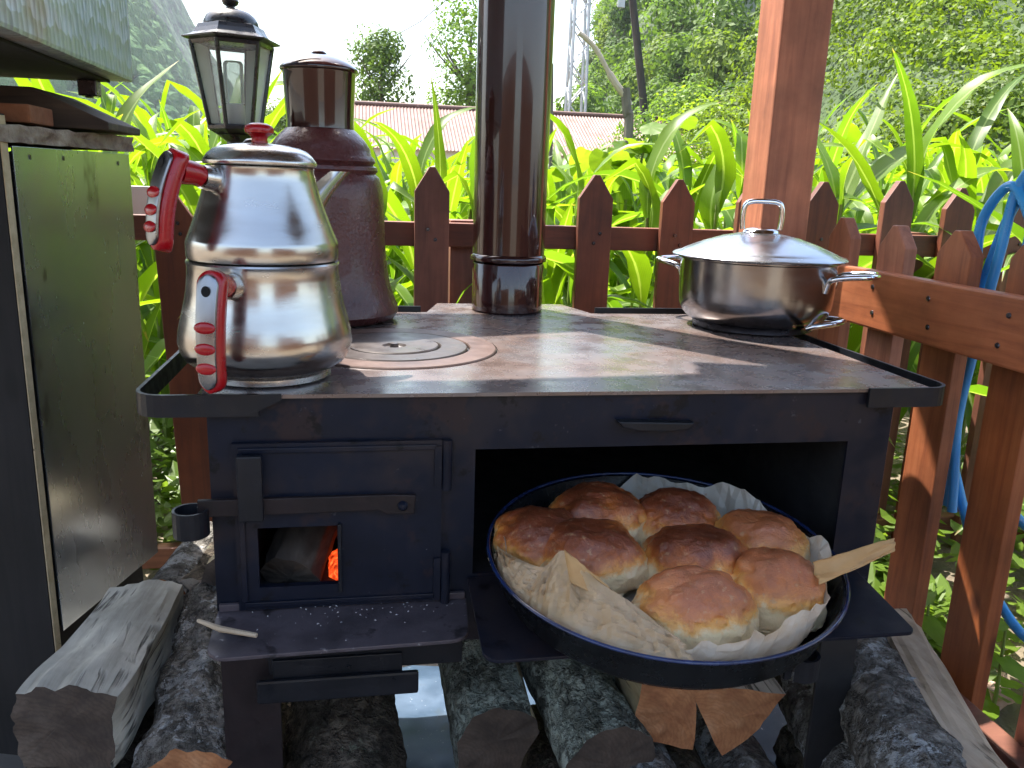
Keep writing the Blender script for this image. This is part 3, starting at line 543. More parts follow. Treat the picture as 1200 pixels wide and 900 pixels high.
# oven flap, hinged at the oven floor and hanging slightly down
FK = math.atan(.12)
fl = [(-.117, 0), (-.117, -.128)]+arc(-.102, -.128, .015, 180, 270, 5)+arc(.338, -.133, .010, 270, 360, 4)+[(.348, 0)]
mb = MB(); mb.prism(fl, 'z', -.004, 0, 0, .0012); mb.box(.145, .165, -.14, -.02, -.012, -.0045, 0, .001)
mb.xf(Matrix.Translation((0, -.002, .505)) @ Matrix.Rotation(FK, 4, 'X')); flap = st.part('oven_flap', mb, IRON)
mb = MB(); mb.strip([(.205, -.135), (.213, -.134)]+arc(.2275, -.128, .017, 200, -140, 22), .437, .462, .003); mb.box(.2165, .2385, -.112, -.1075, .46, .492, 0, .001)
st.part('flap_handle', mb, STRAP, parent=flap)
# hot plate with chimney tab and a well for the rings
BC = (-.190, .243); RO = .138
def plate():
    mb = MB(); out = [(-.395, -.006), (.428, -.006), (.435, .545), (.165, .547), (.135, .655), (-.098, .655), (-.125, .548), (-.395, .545)]
    # outline matched to rays from the well centre so the ring well stays open
    n = 96; ov = []
    for k in range(n):
        a = 2*math.pi*k/n; d = Vector((math.cos(a), math.sin(a))); best = None
        for p, q in zip(out, out[1:]+out[:1]):
            p = Vector(p)-Vector(BC); q = Vector(q)-Vector(BC); e = q-p; den = d.x*e.y-d.y*e.x
            if abs(den) < 1e-9: continue
            t = (p.x*e.y-p.y*e.x)/den; u = (p.x*d.y-p.y*d.x)/den
            if t > 0 and -1e-6 <= u <= 1+1e-6 and (best is None or t < best): best = t
        ov.append((BC[0]+d.x*best, BC[1]+d.y*best))
    for p in out:                   # snap the nearest sample onto each true corner
        i = min(range(n), key=lambda k: (ov[k][0]-p[0])**2+(ov[k][1]-p[1])**2); ov[i] = p
    inn = [(BC[0]+RO*math.cos(2*math.pi*k/n), BC[1]+RO*math.sin(2*math.pi*k/n)) for k in range(n)]
    vs = [(x, y, .72) for x, y in ov]+[(x, y, .72) for x, y in inn]+[(x, y, .716) for x, y in ov]+[(x, y, .7165) for x, y in inn]
    fs = []
    for k in range(n):
        j = (k+1) % n
        fs += [(k, j, n+j, n+k), (k, 2*n+k, 2*n+j, j), (n+k, n+j, 3*n+j, 3*n+k)]
    mb.add(vs, fs, 0); mb.lathe([(RO+.004, .7163), (0, .7163)], (BC[0], BC[1], 0), 48, 1, False)
    return mb
st.part('hot_plate', plate(), [PLATE, IRON_DARK])
for r0, r1, dz in ((.1005, .1358, .0020), (.0615, .0972, .0026)):
    mb = MB(); z = .7175; mb.lathe([(r0, z), (r0, .7185+dz), (r0+.0012, .72+dz), (r1-.0012, .72+dz), (r1, .7185+dz), (r1, z)], (*BC, 0), 80, 0, False, closed=True); st.part('burner_ring', mb, RING if r0 > .09 else RING2)
mb = MB(); z = .7175; mb.lathe([(.059, z), (.059, .7225), (.0575, .724), (.016, .7225), (.0135, .7195), (.006, .719), (.0055, .7255), (0, .7265)], (*BC, 0), 64, 0, False); st.part('burner_lid', mb, RING2)
# guard rail of bent strap
def rail_path():
    a = .455; r = .028
    P = [(-.335, -.008)]+arc(-a+r, -.008+r, r, 270, 180, 6)+[(-a, .55)]
    return P
mb = MB(); mb.strip(rail_path(), .6985, .7215, .004); mb.prism([(-.345, .6985), (-.312, .716), (-.312, .7215), (-.345, .7215)], 'y', -.0108, -.0068); st.part('guard_rail', mb, STRAP)
mb = MB(); mb.strip([(.345, -.008)]+arc(.455-.028, -.008+.028, .028, 270, 360, 6)+[(.455, .315)], .6985, .7215, .004)
st.part('guard_rail', mb, STRAP)
mb = MB(); mb.strip([(.455, .318), (.455, .55)], .6985, .7215, .004); st.part('guard_rail', mb, STRAP)
mb = MB(); mb.strip([(-.453, .5525), (-.135, .5525)], .703, .7295, .004); st.part('guard_rail', mb, STRAP)
mb = MB(); mb.strip([(.172, .5525), (.453, .5525)], .703, .7295, .004); st.part('guard_rail', mb, STRAP)
# chimney pipe
pp = T('stove_pipe', (.018, .578, .72), 'glossy dark brown chimney pipe standing on the back of the stove', 'chimney pipe')
mb = MB(); mb.lathe([(.0595, .7205), (.062, .723), (.062, .802), (.0605, .804)], (.018, .578, 0), 72); pp.part('pipe_collar', mb, PIPE)
mb = MB(); mb.lathe([(.061, .806), (.0655, .808), (.0665, .812), (.0655, .816), (.062, .819)], (.018, .578, 0), 72); pp.part('pipe_bead', mb, PIPE)
mb = MB(); mb.lathe([(.0625, .8195), (.0627, 1.2), (.063, 2.35)], (.018, .578, 0), 72); pp.part('pipe_tube', mb, PIPE)
# firewood inside the firebox
def log(name, p0, p1, sec, mats, label, group=None, nr=14, amp=.006, seed=0, taper=.95, twist=0.0, bend=0.0, end_amp=.004, sub=5, cat='log', fray=0):
    """sec: closed list of (u, v, tag) around the section; tag of the edge that starts there: 0 bark, 1 split"""
    p0 = Vector(p0); p1 = Vector(p1); a = (p1-p0).normalized(); s = a.cross(Vector((0, 0, 1))).normalized(); u = s.cross(a)
    ring = []
    for (x, y, t), (x2, y2, _) in zip(sec, sec[1:]+sec[:1]):
        for k in range(sub): f = k/sub; ring.append((x+(x2-x)*f, y+(y2-y)*f, t))
    n = len(ring); L = (p1-p0).length; sd = Vector((seed*3.1, seed*1.7, seed*.9)); mb = MB(); vs = []
    cut = Matrix.Rotation
    for i in range(nr+1):
        f = i/nr; k = 1+(taper-1)*f; ang = twist*f
        for (x, y, t) in ring:
            xr = x*math.cos(ang)-y*math.sin(ang); yr = x*math.sin(ang)+y*math.cos(ang)
            if t == 0: nz = mnoise.noise(Vector((xr*26, yr*26, f*L*16))+sd)*amp + mnoise.noise(Vector((xr*75, yr*75, f*L*60))+sd)*amp*.6
            else: nz = mnoise.noise(Vector((xr*55, yr*55, f*L*5))+sd)*amp*.75 + mnoise.noise(Vector((xr*120, yr*120, f*L*9))+sd)*amp*.35 + amp*1.2*mnoise.noise(Vector((0, 0, f*L*9))+sd)
            rr = math.hypot(xr, yr)+1e-6; q = 1+nz/rr
            ex = 0
            if i in (0, nr): ex = end_amp*mnoise.noise(Vector((xr*40, yr*40, i))+sd)
            vs.append(p0+a*(f*L+ex)+s*(xr*k*q+bend*4*f*(1-f))+u*(yr*k*q))
    for i in range(nr):
        for k in range(n):
            k2 = (k+1) % n; mb.add([], [], 0)
            mb.f.append((i*n+k, (i+1)*n+k, (i+1)*n+k2, i*n+k2)); mb.m.append(ring[k][2]); mb.s.append(ring[k][2] == 0)
    mb.v = [tuple(v) for v in vs]
    for i, rev in ((0, False), (nr, True)):
        c = sum((Vector(vs[i*n+k]) for k in range(n)), Vector())/n - a*(.002 if not rev else -.002)
        mid = [(Vector(vs[i*n+k])*.55+c*.45)+a*random.uniform(-.002, .002) for k in range(n)]
        ci = len(mb.v); mb.v += [tuple(m) for m in mid]+[tuple(c)]
        for k in range(n):
            k2 = (k+1) % n
            for f in ((i*n+k, i*n+k2, ci+k2, ci+k), (ci+k, ci+k2, ci+n)):
                mb.f.append(f[::-1] if rev else f); mb.m.append(2); mb.s.append(False)
    base = tuple((p0+p1)/2)
    return solo(name, mb, mats, label, cat, base, group)
def rnd(r, n=12, sq=1.0): return [(r*math.cos(2*math.pi*k/n), r*sq*math.sin(2*math.pi*k/n), 0) for k in range(n)]
def half(r, n=9, a0=-10, a1=190): return [(r*math.cos(R(a0+(a1-a0)*k/(n-1))), r*math.sin(R(a0+(a1-a0)*k/(n-1)))-r*.35, 0 if k < n-1 else 1) for k in range(n)]
log('burning_log', (-.312, .03, .500), (-.262, .19, .585), rnd(.034, 10), [ASHLOG, ASHLOG, ASHLOG], 'ashy burning log seen through the firebox window', seed=4)
# ------------------------------------------------------------------ kettle and teapot
KC = Vector((-.335, .085, 0))
def handle(t, ang, arm_r, arm_z, r_top, z_top, r_bot, z_bot):
    """side handle in the radial plane: ferrule, red arm, red back and a steel face with red studs"""
    o = Vector((-math.sin(ang), -math.cos(ang), 0)); sd = Vector((o.y, -o.x, 0)); Z = Vector((0, 0, 1))
    P = lambda r, z, s=0: KC+o*r+Z*z+sd*s
    top = P(r_top, z_top); bot = P(r_bot, z_bot); ax = (bot-top).normalized(); fr = ax.cross(sd).normalized()
    if fr.dot(o) < 0: fr = -fr
    L = (bot-top).length
    mb = MB(); mb.tube([P(arm_r-.008, arm_z-.002), P(arm_r+.006, arm_z)], [.0135, .012], 20); mb.tube([P(arm_r+.0065, arm_z), P(arm_r+.014, arm_z+.001)], [.0125, .0118], 20); t.part('handle_ferrule', mb, STEEL_BRUSH)
    mb = MB(); rr = r_top+(r_bot-r_top)*(z_top-.018-arm_z)/(z_top-z_bot)
    mb.tube([P(arm_r+.0142, arm_z+.001), P((arm_r+rr)/2, arm_z+.004), P(rr-.004, arm_z+.006)], [.0108, .0112, .013], 18)
    n = 30
    def slab(off0, off1, w, wide, z_trim, mi):
        rings = []; vs = []; fs = []
        for i in range(n+1):
            f = .5-.5*math.cos(math.pi*i/n); bulge = math.sin(math.pi*f)*.006; c = top+ax*(z_trim+(L-2*z_trim)*f)+fr*bulge
            e_ = max(0, .11-min(f, 1-f))/.11; q = math.sqrt(max(0, 1-e_**2)); ww = max(.0010, w*q*(1-.15*f))
            m = 14
            for k in range(m):
                a = 2*math.pi*k/m; cu = math.copysign(abs(math.cos(a))**.6, math.cos(a)); su = math.copysign(abs(math.sin(a))**.6, math.sin(a))
                vs.append(c+sd*(ww*cu)+fr*((off0+off1)/2+(off1-off0)/2*su))
        for i in range(n):
            for k in range(14): fs.append((i*14+k, i*14+(k+1) % 14, (i+1)*14+(k+1) % 14, (i+1)*14+k))
        fs.append(tuple(range(13, -1, -1))); fs.append(tuple(n*14+k for k in range(14)))
        mb.add(vs, fs, mi, True)
    slab(-.012, .005, .0145, 1, 0, 0); h = t.part('handle_grip', mb, RED)
    mb = MB(); slab(.004, .0092, .0108, 1, .004, 0); t.part('grip_face', mb, GRIPM, parent=h)
    for f in (.46, .63, .79):
        mb = MB(); c = top+ax*(L*f)+fr*(.0090+math.sin(math.pi*f)*.006)
        bm = bmesh.new(); bmesh.ops.create_uvsphere(bm, u_segments=16, v_segments=8, radius=1)
        for v in bm.verts: v.co = c+sd*(v.co.x*.0116*(1-.15*f))+ax*(v.co.y*.0058)+fr*(v.co.z*.0020)
        mb.bm(bm, 0, True); t.part('grip_stud', mb, RED, parent=h)
    mb = MB(); c = top+ax*(L*.17)+fr*(.0096+math.sin(math.pi*.17)*.006)
    mb.add([c+sd*(.0045*math.cos(2*math.pi*k/16))+ax*(.0052*math.sin(2*math.pi*k/16)) for k in range(16)], [tuple(range(16))]); t.part('hanging_hole', mb, HOLE, parent=h)
kt = T('kettle', (KC.x, KC.y, .72), 'polished steel kettle standing on the stove under the smaller teapot', 'kettle')
mb = MB(); mb.lathe([(0, .7205), (.0655, .7205), (.0685, .7225), (.0685, .7285), (.0665, .7300)], KC, 96); kt.part('kettle_base', mb, STEEL_BRUSH)
mb = MB(); mb.lathe([(.0665, .7302), (.074, .733), (.0845, .7405), (.0905, .750), (.0925, .7605), (.0915, .772), (.088, .7865), (.0845, .800), (.0813, .815), (.0795, .830), (.0788, .842), (.0800, .8455), (.0790, .8475), (.076, .8478), (0, .8478)], KC, 112); kt.part('kettle_body', mb, STEEL)
handle(kt, R(17), .0785, .8275, .118, .8475, .130, .731)
def spout(t, ang, r0, z0, r1, z1, w):
    o = Vector((math.sin(ang), math.cos(ang), 0)); sd = Vector((o.y, -o.x, 0)); Z = Vector((0, 0, 1)); vs = []; fs = []; n = 8
    for i in range(n+1):
        f = i/n; ww = w*(1-.55*f)
        for k in range(9):
            a = math.pi*k/8; vs.append(KC+o*(r0+(r1-r0)*(f**1.5)-.02*(1-math.sin(a))*(1-f*.2))+sd*(ww*math.cos(a))+Z*(z0+(z1-z0)*f)+o*(.012*math.sin(a)*(1-f*.5)))
    for i in range(n):
        for k in range(8): fs.append((i*9+k, i*9+k+1, (i+1)*9+k+1, (i+1)*9+k))
    mb = MB(); mb.add(vs, fs, 0, True); t.part('spout', mb, STEEL)
spout(kt, R(17), .082, .77, .125, .838, .024)
tp = T('teapot', (KC.x, KC.y, .848), 'smaller steel teapot with red knob stacked on top of the kettle', 'teapot')
mb = MB(); mb.lathe([(.0755, .8485), (.0782, .8495), (.0790, .852), (.0790, .866), (.0780, .8695), (.0728, .882), (.0670, .8975), (.0621, .912), (.0574, .929), (.0546, .9415), (.0555, .9445), (.054, .9455), (0, .9455)], KC, 112); tp.part('teapot_body', mb, STEEL)
mb = MB(); mb.lathe([(.0572, .9462), (.0580, .9485), (.0574, .951), (.0530, .9570), (.0475, .9617), (.0395, .9648), (.027, .9670), (.012, .9683), (0, .9684)], KC, 96); tl = tp.part('lid', mb, STEEL_BRUSH)
mb = MB(); mb.lathe([(.0085, .9688), (.0078, .973), (.009, .9755), (.0145, .979), (.0152, .9825), (.0135, .986), (.008, .9885), (0, .9893)], KC, 40); tp.part('lid_knob', mb, RED, parent=tl)
handle(tp, R(47), .0560, .9315, .096, .9575, .121, .862)
spout(tp, R(47), .064, .885, .118, .9435, .02)
# ------------------------------------------------------------------ brown water jug
JC = Vector((-.292, .478, 0))
jg = T('enamel_jug', (JC.x, JC.y, .72), 'tall brown enamel water jug with flared foot behind the steel teapot', 'jug')
sc = lambda z: .72+(z-.72)*.985
mb = MB(); mb.lathe([(r*1.0, sc(z)) for r, z in [(0, .7206), (.098, .7206), (.110, .725), (.1165, .735), (.1150, .744), (.1095, .757), (.1045, .772), (.1005, .792), (.0975, .815), (.0955, .845), (.0945, .88), (.0935, .91), (.0915, .928), (.0868, .942), (.0815, .947), (.0850, .9520), (.0835, .9570), (.0775, .9605), (.0818, .9650), (.0800, .9700), (.0755, .974), (.0730, .985), (.0655, .9965), (.0560, 1.0065), (.0510, 1.011)]], JC, 96); jg.part('jug_body', mb, JUG)
mb = MB(); mb.lathe([(r*1.0, sc(z)) for r, z in [(.0500, 1.0115), (.0495, 1.02), (.0508, 1.05), (.0528, 1.088), (.0535, 1.0925)]], JC, 80); jg.part('jug_neck', mb, PIPE)
mb = MB(); mb.lathe([(r*1.0, sc(z)) for r, z in [(.0540, 1.0928), (.0565, 1.094), (.0572, 1.0965), (.0560, 1.099), (.0480, 1.1055), (.0350, 1.1125), (.0200, 1.1165), (.0125, 1.118), (.0115, 1.1205), (.0075, 1.1235), (0, 1.124)]], JC, 72); jg.part('jug_lid', mb, PIPE)
mb = MB(); hp = [(JC.x-.086*.7, JC.y+.05, .955), (JC.x-.115, JC.y+.085, .985), (JC.x-.12, JC.y+.09, .93), (JC.x-.085, JC.y+.06, .86)]; mb.tube(smooth_path(hp, 8), .008, 12); jg.part('jug_handle', mb, PIPE)
# ------------------------------------------------------------------ cooking pot
PC = Vector((.404, .418, 0))
cp = T('cooking_pot', (PC.x, PC.y, .72), 'lidded stainless steel cooking pot at the right back of the stove', 'pot')
mb = MB(); mb.lathe([(0, .7206), (.092, .7206), (.0965, .7225), (.0970, .7290), (.0985, .731)], PC, 96); cp.part('pot_base', mb, STEEL_DARK)
mb = MB(); mb.lathe([(.0985, .7312), (.108, .736), (.116, .745), (.1205, .757), (.1222, .770), (.1228, .785), (.1232, .81), (.1235, .8295), (.1275, .8315), (.1275, .8330), (.1225, .8330)], PC, 128); cp.part('pot_body', mb, STEEL_POT)
mb = MB(); mb.lathe([(.1285, .8334), (.1370, .8350), (.1378, .8368), (.1350, .8390), (.1235, .8425), (.1215, .8440), (.112, .8485), (.09, .8575), (.06, .8675), (.03, .8735), (0, .8755)], PC, 128); pl = cp.part('lid', mb, LIDM)
mb = MB(); mb.lathe([(.029, .8742), (.027, .8775), (.022, .8805), (.012, .8825), (0, .883)], PC, 48); cp.part('lid_boss', mb, CHROME, parent=pl)
o = Vector((.98, -.18, 0)).normalized()
mb = MB(); pts = [PC+o*q+Vector((0, 0, z)) for q, z in ((-.030, .879), (-.0315, .895), (-.030, .914), (-.022, .922), (0, .9235), (.022, .922), (.030, .914), (.0315, .895), (.030, .879))]; mb.tube(smooth_path(pts, 5), .0042, 12); cp.part('lid_handle', mb, CHROME, parent=pl)
def pot_handle(cang, z, rout, name, half=19):
    P = lambda r, a, dz=0: PC+Vector((r*math.cos(R(a)), r*math.sin(R(a)), z+dz))
    pts = [P(.1225, cang-half, -.022), P(.127, cang-half, -.006), P(.135, cang-half, 0), P(.155, cang-half*.8, .004), P(rout-.006, cang-half*.55, .006), P(rout, cang-half*.2, .006), P(rout, cang+half*.2, .006), P(rout-.006, cang+half*.55, .006), P(.155, cang+half*.8, .004), P(.135, cang+half, 0), P(.127, cang+half, -.006), P(.1225, cang+half, -.022)]
    mb = MB(); mb.tube(smooth_path(pts, 5), .0046, 12); cp.part(name, mb, CHROME)
pot_handle(-40, .812, .183, 'pot_handle'); pot_handle(124, .812, .183, 'pot_handle')
mb = MB(); pts = [PC+Vector((r*math.cos(R(a)), r*math.sin(R(a)), z)) for r, a, z in ((.104, -64, .733), (.118, -60, .738), (.135, -50, .742), (.142, -38, .744), (.135, -26, .742), (.118, -18, .740), (.106, -16, .736))]; mb.tube(smooth_path(pts, 5), .0045, 10); cp.part('pot_handle', mb, CHROME, 'low loop handle at the foot of the pot')  # added loop imitating the side handle mirrored in the plate
# ------------------------------------------------------------------ baking pan, paper and bread
TLT = math.atan(.10); PO = Vector((.090, -.056, .5535)); RX = Matrix.Translation(PO) @ Matrix.Rotation(TLT, 4, 'X')
pn = T('baking_pan', PO, 'round black enamel baking pan full of bread resting on the oven flap', 'pan', rot=(TLT, 0, 0))
mb = MB(); mb.lathe([(0, -.0485), (.155, -.0485), (.168, -.0465), (.176, -.038), (.1885, -.002), (.1895, -.001), (.1865, -.001), (.1735, -.037), (.166, -.0445), (.155, -.0465), (0, -.0465)], (0, 0, 0), 120); pn.part('pan_shell', mb, PANB, local=True)
mb = MB(); prof = [(.1905+.0021*math.cos(2*math.pi*k/10), .0008+.0019*math.sin(2*math.pi*k/10)) for k in range(10)]; mb.lathe(prof, (0, 0, 0), 120, closed=True); pn.part('pan_rim', mb, PANR, local=True)
rolls = [(-.124, .043, .056, .054, 20, 0), (-.048, .090, .060, .052, -12, 0), (.044, .082, .058, .050, 10, 0), (.126, .020, .056, .047, -22, 1), (-.082, .006, .062, .052, 14, 0), (.036, -.008, .063, .053, 5, 0), (.100, -.064, .053, .054, -28, 1), (-.004, -.104, .060, .046, -6, 1)]
RL = ['dark glossy bread roll at the far left of the pan', 'dark browned bread roll at the back, second from the left', 'brown bread roll at the back against the standing paper', 'golden bread roll at the far right of the back row',
      'wide dark bread roll rising behind the folded paper flap', 'dark crusted bread roll in the middle of the pan', 'pale topped bread roll beside the paper on the right', 'wide golden bread roll nearest the front rim of the pan']
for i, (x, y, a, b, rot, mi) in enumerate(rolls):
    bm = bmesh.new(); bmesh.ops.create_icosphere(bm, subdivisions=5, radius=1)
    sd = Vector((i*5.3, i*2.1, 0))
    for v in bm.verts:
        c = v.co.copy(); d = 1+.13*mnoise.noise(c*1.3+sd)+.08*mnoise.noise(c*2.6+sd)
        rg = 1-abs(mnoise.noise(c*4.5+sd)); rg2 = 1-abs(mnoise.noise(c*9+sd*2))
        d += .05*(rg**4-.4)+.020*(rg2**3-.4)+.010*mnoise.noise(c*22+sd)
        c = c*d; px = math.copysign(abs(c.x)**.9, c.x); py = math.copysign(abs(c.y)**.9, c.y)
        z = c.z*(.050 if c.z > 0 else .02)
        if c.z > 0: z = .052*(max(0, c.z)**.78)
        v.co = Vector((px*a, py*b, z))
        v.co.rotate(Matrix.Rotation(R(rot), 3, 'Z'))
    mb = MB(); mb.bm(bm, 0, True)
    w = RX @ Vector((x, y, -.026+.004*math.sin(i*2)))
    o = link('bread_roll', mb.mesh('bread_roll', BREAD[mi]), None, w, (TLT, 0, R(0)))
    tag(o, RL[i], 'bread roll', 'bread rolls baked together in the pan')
pr = T('baking_paper', PO, 'crumpled baking paper lining the black pan under the bread', 'baking paper', rot=(TLT, 0, 0))
mb = MB(); NR, NA = 18, 150; vs = []; fs = []
for i in range(NR+1):
    f = i/NR
    for k in range(NA):
        a = 2*math.pi*k/NA; u = Vector((math.cos(a), math.sin(a), 0)); ad = math.degrees(a)
        wob = mnoise.noise(u*1.7+Vector((3, 1, 0))); rr = .216+.026*wob+.004*mnoise.noise(u*9)
        for c_, wd, up in ((46, 26, .010), (-8, 26, .018), (-50, 50, .014), (-125, 34, -.03), (170, 18, .018), (115, 34, -.08)):
            dd = abs((ad-c_+180) % 360-180); rr += up*max(0, 1-dd/wd)
        arc_s = rr*f
        if arc_s < .150: r, z = arc_s, -.0445
        elif arc_s < .175: t = (arc_s-.15)/.025; r, z = .15+.0145*t, -.0445+.006*t*t
        else: t = arc_s-.175; r, z = .1645+t*.30, -.0385+t*.92
        ruf = max(0, (arc_s-.12)/.09)
        nz = (.5-abs(mnoise.noise(Vector((u.x*5.5, u.y*5.5, f*3))))*2)*.009+mnoise.noise(Vector((u.x*11, u.y*11, f*5)))*.005
        r -= ruf*(abs(nz)*1.0+.003); z += ruf*nz*.7
        rm = .1735+.0125*min(1, max(0, (z+.037)/.036)); r = min(r, rm-.0012+max(0, z)*.3); vs.append((r*u.x, r*u.y, z))
for i in range(NR):
    for k in range(NA): fs.append((i*NA+k, i*NA+(k+1) % NA, (i+1)*NA+(k+1) % NA, (i+1)*NA+k))
mb.add(vs, fs, 0, False); pr.part('paper_sheet', mb, PARCH, local=True)
def patch(name, quad, mat, bulge=(0, 0, 0), n=10, crease=.004, seed=0):
    """curled piece of paper through four corners (pan space)"""
    a, b, c, d = [Vector(q) for q in quad]; vs = []; fs = []
    for j in range(n+1):
        for i in range(n+1):
            u, v = i/n, j/n; p = (a*(1-u)+b*u)*(1-v)+(d*(1-u)+c*u)*v + Vector(bulge)*(math.sin(math.pi*u)*math.sin(math.pi*(.15+.85*v)))
            p += Vector((0, -.5, 1))*crease*mnoise.noise(Vector((u*3.5+seed, v*3.5, seed)))+Vector((0, 0, 1))*crease*.5*mnoise.noise(Vector((u*9+seed, v*9, 2))); vs.append(p)
    for j in range(n):
        for i in range(n): q = j*(n+1)+i; fs.append((q, q+1, q+n+2, q+n+1))
    mb = MB(); mb.add(vs, fs, 0, True); o = pr.part(name, mb, mat, local=True); md = o.modifiers.new('sheet', 'SOLIDIFY'); md.thickness = .0006; return o
def flap_sheet():
    up_ = smooth_path([(-.178, .012, .004), (-.168, -.022, .013), (-.146, -.055, .021), (-.126, -.053, .037), (-.103, -.097, .030), (-.075, -.120, .019), (-.044, -.146, .002)], 9)
    n = len(up_)-1; vs = []; fs = []; m = 22
    for i, p in enumerate(up_):
        a = R(176+84*i/n); q = Vector((.1845*math.cos(a), .1845*math.sin(a), -.006))
        for j in range(m+1):
            t = j/m; w = q.lerp(p, t)+Vector((0, 0, .004*math.sin(math.pi*t)))
            rd = lambda k, q: 1-abs(mnoise.noise(Vector((i*k, t*k*9, q))))*2.2
            w += Vector((-.3, -.5, 1))*(.0065*(rd(.20, 3)-.5)+.0035*(rd(.46, 7)-.5)+.0015*(rd(.9, 1)-.5))*math.sin(math.pi*min(1, t*.9+.10)); vs.append(w)
    for i in range(n):
        for j in range(m): a = i*(m+1)+j; fs.append((a, a+m+1, a+m+2, a+1))
    mb = MB(); mb.add(vs, fs, 0, False); o = pr.part('paper_flap', mb, PARCHT, local=True); md = o.modifiers.new('sheet', 'SOLIDIFY'); md.thickness = .0006
flap_sheet()
patch('paper_fold', [(-.126, -.053, .0385), (-.103, -.097, .0315), (-.048, -.146, .004), (-.128, -.093, .026)], PARCHB, (0, -.002, .003), 10, .002, 2)
patch('rolled_corner', [(.130, -.078, .026), (.126, -.103, .017), (.208, -.094, .044), (.217, -.079, .051)], PARCHB, (.0, -.002, -.006), 10, .004, 4)
def ash():
    r_ = random.Random(3); mb = MB()
    for _ in range(60):
        x = r_.triangular(-.38, -.125, -.24); y = -.002-abs(r_.gauss(0, .022)); z = .4825+max(0, -y-.0)*-.06; q = r_.uniform(.0005, .0018); a = r_.uniform(0, 3)
        c, s_ = math.cos(a)*q, math.sin(a)*q; mb.add([(x-c, y-s_, z), (x+s_*.6, y-c*.6, z+.0004), (x+c, y+s_, z), (x-s_*.6, y+c*.6, z+.0004), (x, y, z+q*.7)], [(0, 1, 4), (1, 2, 4), (2, 3, 4), (3, 0, 4)])
    return mb
solo('ash_flakes', ash(), ASHM, 'scattered pale ash flakes on the ash lip below the firebox door', 'ash', (-.25, -.02, .482), kind='stuff')
# sliver of kindling on the ash lip
solo('wood_sliver', MB().tube([(-.4, -.035, .488), (-.375, -.052, .4865), (-.338, -.066, .485)], [.002, .0032, .0024], 6, smooth=False), PALESTICK, 'thin pale wood sliver lying on the left end of the ash lip', 'wood sliver', (-.37, -.05, .485))
# ------------------------------------------------------------------ garden lantern behind the teapot
LC = Vector((-.501, 1.09, 0))
ln = T('garden_lantern', (LC.x, LC.y, 0), 'black six-sided garden lantern on a pole behind the steel teapot', 'lantern')
def hexring(r, z, rot=0): return [(LC.x+r*math.sin(R(-13+60*k+rot)), LC.y-r*math.cos(R(-13+60*k+rot)), z) for k in range(6)]
def hexloft(mb, rz, mi=0, cap=(True, True)):
    vs = []; fs = []
    for r, z in rz: vs += hexring(r, z)
    for i in range(len(rz)-1):
        for k in range(6): fs.append((i*6+k, i*6+(k+1) % 6, (i+1)*6+(k+1) % 6, (i+1)*6+k))
    if cap[0]: fs.append(tuple(range(5, -1, -1)))
    if cap[1]: fs.append(tuple((len(rz)-1)*6+k for k in range(6)))
    mb.add(vs, fs, mi); return mb
mb = hexloft(MB(), [(.085, 1.206), (.100, 1.2095), (.1005, 1.2125), (.086, 1.2165), (.077, 1.2215), (.071, 1.231), (.067, 1.239), (.060, 1.241)]); lr = ln.part('lantern_roof', mb, BLACK)
mb = MB(); mb.lathe([(.056, 1.2412), (.0555, 1.247), (.050, 1.2575), (.040, 1.266), (.026, 1.2715), (.012, 1.274), (0, 1.2745)], LC, 32); ln.part('roof_dome', mb, BLACK, parent=lr)
mb = MB(); mb.lathe([(.009, 1.2748), (.0085, 1.278), (.015, 1.282), (.0175, 1.288), (.015, 1.294), (.009, 1.298), (.012, 1.302), (.010, 1.309), (0, 1.314)], LC, 24); ln.part('finial', mb, BLACK, parent=lr)
top = hexring(.083, 1.205); bot = hexring(.0535, 1.037)
for k in range(6): mb = MB(); mb.tube([bot[k], top[k]], .0045, 6, smooth=False); ln.part('lantern_bar', mb, BLACK)
mb = hexloft(MB(), [(.040, 1.020), (.0575, 1.0305), (.0585, 1.037), (.0545, 1.0405)]); ln.part('lantern_base', mb, BLACK)
mb = hexloft(MB(), [(.0835, 1.1985), (.0865, 1.2055)], cap=(False, True)); ln.part('top_ring', mb, BLACK)
t2 = hexring(.0795, 1.203); b2 = hexring(.0515, 1.041)
for k in range(6): mb = MB(); mb.add([b2[k], b2[(k+1) % 6], t2[(k+1) % 6], t2[k]], [(0, 1, 2, 3)]); ln.part('glass_pane', mb, GLASS)
mb = MB(); mb.lathe([(.018, 1.042), (.021, 1.046), (.021, 1.082), (.012, 1.085)], LC, 24); ln.part('lamp_holder', mb, GALV)
mb = MB(); mb.lathe([(.0205, 1.0855), (.0205, 1.165), (.017, 1.170), (0, 1.171)], LC, 24); ln.part('bulb', mb, GLASS)
mb = MB(); mb.lathe([(.026, .0), (.024, .95), (.017, .96), (.017, .985), (.021, .995), (.02, 1.005), (.040, 1.0195)], LC, 24); ln.part('pole', mb, BLACK)
